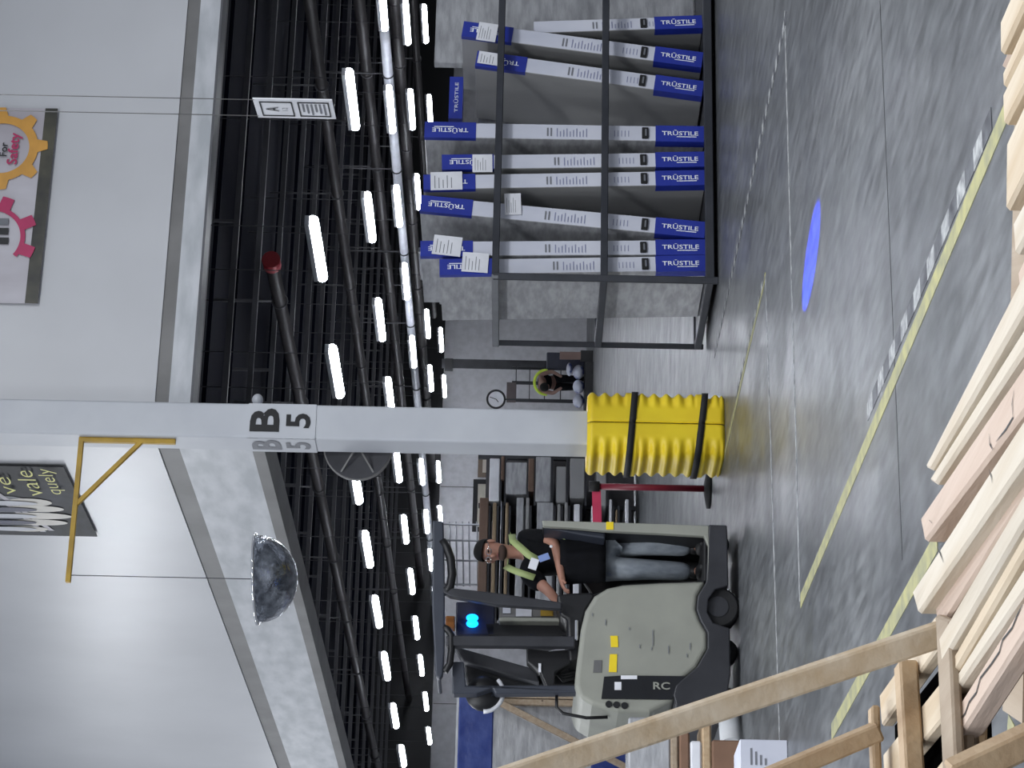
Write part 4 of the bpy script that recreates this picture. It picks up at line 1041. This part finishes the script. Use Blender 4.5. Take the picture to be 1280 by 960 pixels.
quadboard('timber_board', (1139.6, 739), (1250, 568), (1279, 579), (1147.6, 768), ZT+.004, .018, WW, .35, 'broad white board whose pointed end reaches farthest out of the heap', 'timber', G1, cracks=[[(1172, 682), (1176, 692), (1180, 703)], [(1237, 586), (1240, 596), (1241, 604)]])
quadboard('timber_board', (1168, 754), (1280, 592), (1280, 612), (1173, 790), ZT-.007, .018, WK, .35, 'pinkish board wedged between two broad white boards', 'timber', G1)
quadboard('timber_board', (1173, 797), (1280, 620), (1280, 648), (1177, 829), ZT+.0, .018, WW, .35, 'broad white board just above the cream boards in the heap', 'timber', G1)
quadboard('timber_board', (1181, 838), (1280, 668), (1280, 688), (1184, 857), ZT-.004, .018, WP, .35, 'cream board next to the broad white board near the heap corner', 'timber', G1)
quadboard('timber_board', (1185, 859), (1280, 702), (1280, 745), (1187, 875), ZT-.006, .018, WW, .35, 'white wavy-edged board, second from the near corner of the heap', 'timber', G1)
quadboard('timber_board', (1194, 887), (1280, 752), (1280, 790), (1197.6, 923), ZT-.008, .018, WK, .4, 'pale pink board with a long black crack at the heap\'s left corner', 'timber', G1, cracks=[[(1197, 905), (1207, 892), (1212, 878), (1221, 866), (1226, 848), (1240, 830), (1250, 815), (1254, 800), (1266, 785), (1272, 770), (1279, 756)]])
G2 = 'timber offcuts of the right-hand heap'
quadboard('timber_board', (1250, 26), (1262, -3), (1280, 8), (1250.4, 70), ZT, .02, WP, .4, 'pale board at the far right corner of the picture', 'timber', G2)
quadboard('timber_board', (1252, 80), (1280, 15), (1280, 26), (1253, 88), ZT-.012, .02, WK, .4, 'thin brown-edged strip between pale boards at far right', 'timber', G2)
quadboard('timber_board', (1253, 90), (1280, 30), (1280, 56), (1254, 112), ZT-.003, .02, WP, .4, 'cream board beside the thin brown strip at far right', 'timber', G2)
quadboard('timber_board', (1253, 117), (1280, 62), (1280, 108), (1254.6, 158), ZT, .02, WP, .4, 'wide cream board with a square end in the right heap', 'timber', G2)
quadboard('timber_board', (1258, 178), (1280, 128), (1280, 222), (1257, 265), ZT-.004, .022, WP, .4, 'widest cream board of the right heap, floor tape ending by it', 'timber', G2)
quadboard('timber_board', (1266, 278), (1280, 250), (1280, 300), (1268.6, 320), ZT-.002, .02, WW, .4, 'white board closing the right heap next to the main one', 'timber', G2)
quadboard('timber_board', (1272, 340), (1290, 300), (1295, 330), (1275, 372), ZT-.016, .02, WK, .3, 'tan board end showing between the two timber heaps', 'timber', G2)
# slatted frame at left: rails along B over pale stringers
t = thing('slatted_crate_lid', 'slatted timber lid of crossing boards with dark gaps at the lower left', 'crate lid', Pz(1150, 900, ZT-.1))
def lidpart(name, pts, z, th, m, label=None):
    mb = MB(); mb.prism([Pz(*p, z)-Z*th for p in pts], Z*th, m); mb.build(name, t, bev=.002, recalc=True, label=label)
lidpart('cross_board', [(1084.5, 886), (1089, 881), (1098, 1150), (1093, 1150)], ZT, .008, WT)
lidpart('cross_board', [(1117, 834), (1124, 824), (1143, 1150), (1136, 1150)], ZT, .016, WT, 'widest cross board')
lidpart('cross_board', [(1169, 768), (1185, 775), (1202, 1150), (1187, 1150)], ZT-.0, .008, WG)
zs = ZT-.017
lidpart('stringer', [(1099, 868), (1168, 770), (1184, 792), (1102, 908)], zs, .012, WP)
lidpart('stringer', [(1103.6, 942), (1190, 833), (1193, 880), (1106, 985)], zs, .012, WP)
lidpart('stringer', [(1105, 1040), (1193, 930), (1196, 975), (1108, 1080)], zs, .012, WP)
lidpart('gap_shade_sheet', [(1118, 905), (1122, 1150), (1225, 1150), (1215, 835), (1192, 812)], zs-.035, .015, mat('gap_shade_black', (8, 8, 8), 1, spec=0))  # black sheet added so the gaps between slats read as deep shade
p, q = P(1180, 791, 1.95), P(480, 1025, 1.95)
mb = MB(); dd = (q-p).normalized(); mb.beam(p, q, .022, .0195, WP, up=Z)
tag(mb.build('leaning_timber', bev=.002), 'long pale board with knots slanting up across the forklift\'s front', 'timber')
p, q = P(1100, 913, 2.2), P(840, 1023, 2.2)
mb = MB(); mb.beam(p, q, .022, .0165, WT, up=Z); tag(mb.build('leaning_timber', bev=.002), 'short tan board slanting up from under the slatted lid', 'timber')
# lower edge boards under the lid
def vbeam(name, x0, x1, y0, y1, Y, dep, m, lab):
    a_, b_ = P(x0, y1, Y), P(x1, y0, Y); mb = MB(); mb.obox(Vector((a_.x, Y, b_.z)), Vector((b_.x-a_.x, .0, 0)), Vector((0, dep, 0)), Z*(a_.z-b_.z), m)
    return tag(mb.build(name, bev=.002), lab, 'timber')
vbeam('timber_board', 1202, 1220, 872, 1100, 1.80, .025, WG, 'grey board directly below the slatted lid at lower left')
vbeam('timber_board', 1221, 1235, 905, 1100, 1.80, .02, WT, 'knotty tan board below the grey board at the lower left')
p, q = P(1207, 962, 1.6), P(1300, 918, 1.6)
mb = MB(); mb.beam(P(1190, 970, 1.6), q, .03, .018, WT, up=Z); tag(mb.build('timber_board', bev=.002), 'tan board slanting through the bottom left corner', 'timber')
# pallet stack carrying the heap
def make_pallet(c, lab):
    t = thing('wooden_pallet', lab, 'pallet', c, 'stacked wooden pallets under the timber heap', rz=0)
    for x in (-.55, 0, .55):
        mb = MB(); mb.box(c+Vector((x, 0, .065)), .04, 1.0, .09, WT); mb.build('stringer', t)
    for k in range(7):
        mb = MB(); mb.box(c+Vector((0, -.45+.15*k, .120)), 1.2, .11, .018, WOODS[(k+1) % 2+3]); mb.build('deck_board', t)
    for y in (-.45, 0, .45):
        mb = MB(); mb.box(c+Vector((0, y, .010)), 1.2, .09, .018, WG); mb.build('bottom_board', t)
    return t
pc = Vector((.24, 2.26, 0))
names = ['lowest wooden pallet of the stack, standing on the floor', 'second wooden pallet up from the floor', 'third wooden pallet up in the stack', 'fourth wooden pallet up in the stack', 'fifth wooden pallet up in the stack', 'sixth wooden pallet up in the stack', 'seventh wooden pallet up in the stack', 'topmost wooden pallet, its planks showing under the boards']
pal = make_pallet(pc, names[0])
for k in range(1, 8): dup(pal, Matrix.Translation(pc+Z*.13*k), names[k])
for k, xx in enumerate((-.16, .40)):
    mb = MB(); mb.box(Vector((xx, 1.64, 1.04+.098)), .06, .62, .186, WT); tag(mb.build('bearer_block'), ['left timber bearer under the heap of boards', 'right timber bearer under the heap of boards'][k], 'bearer')
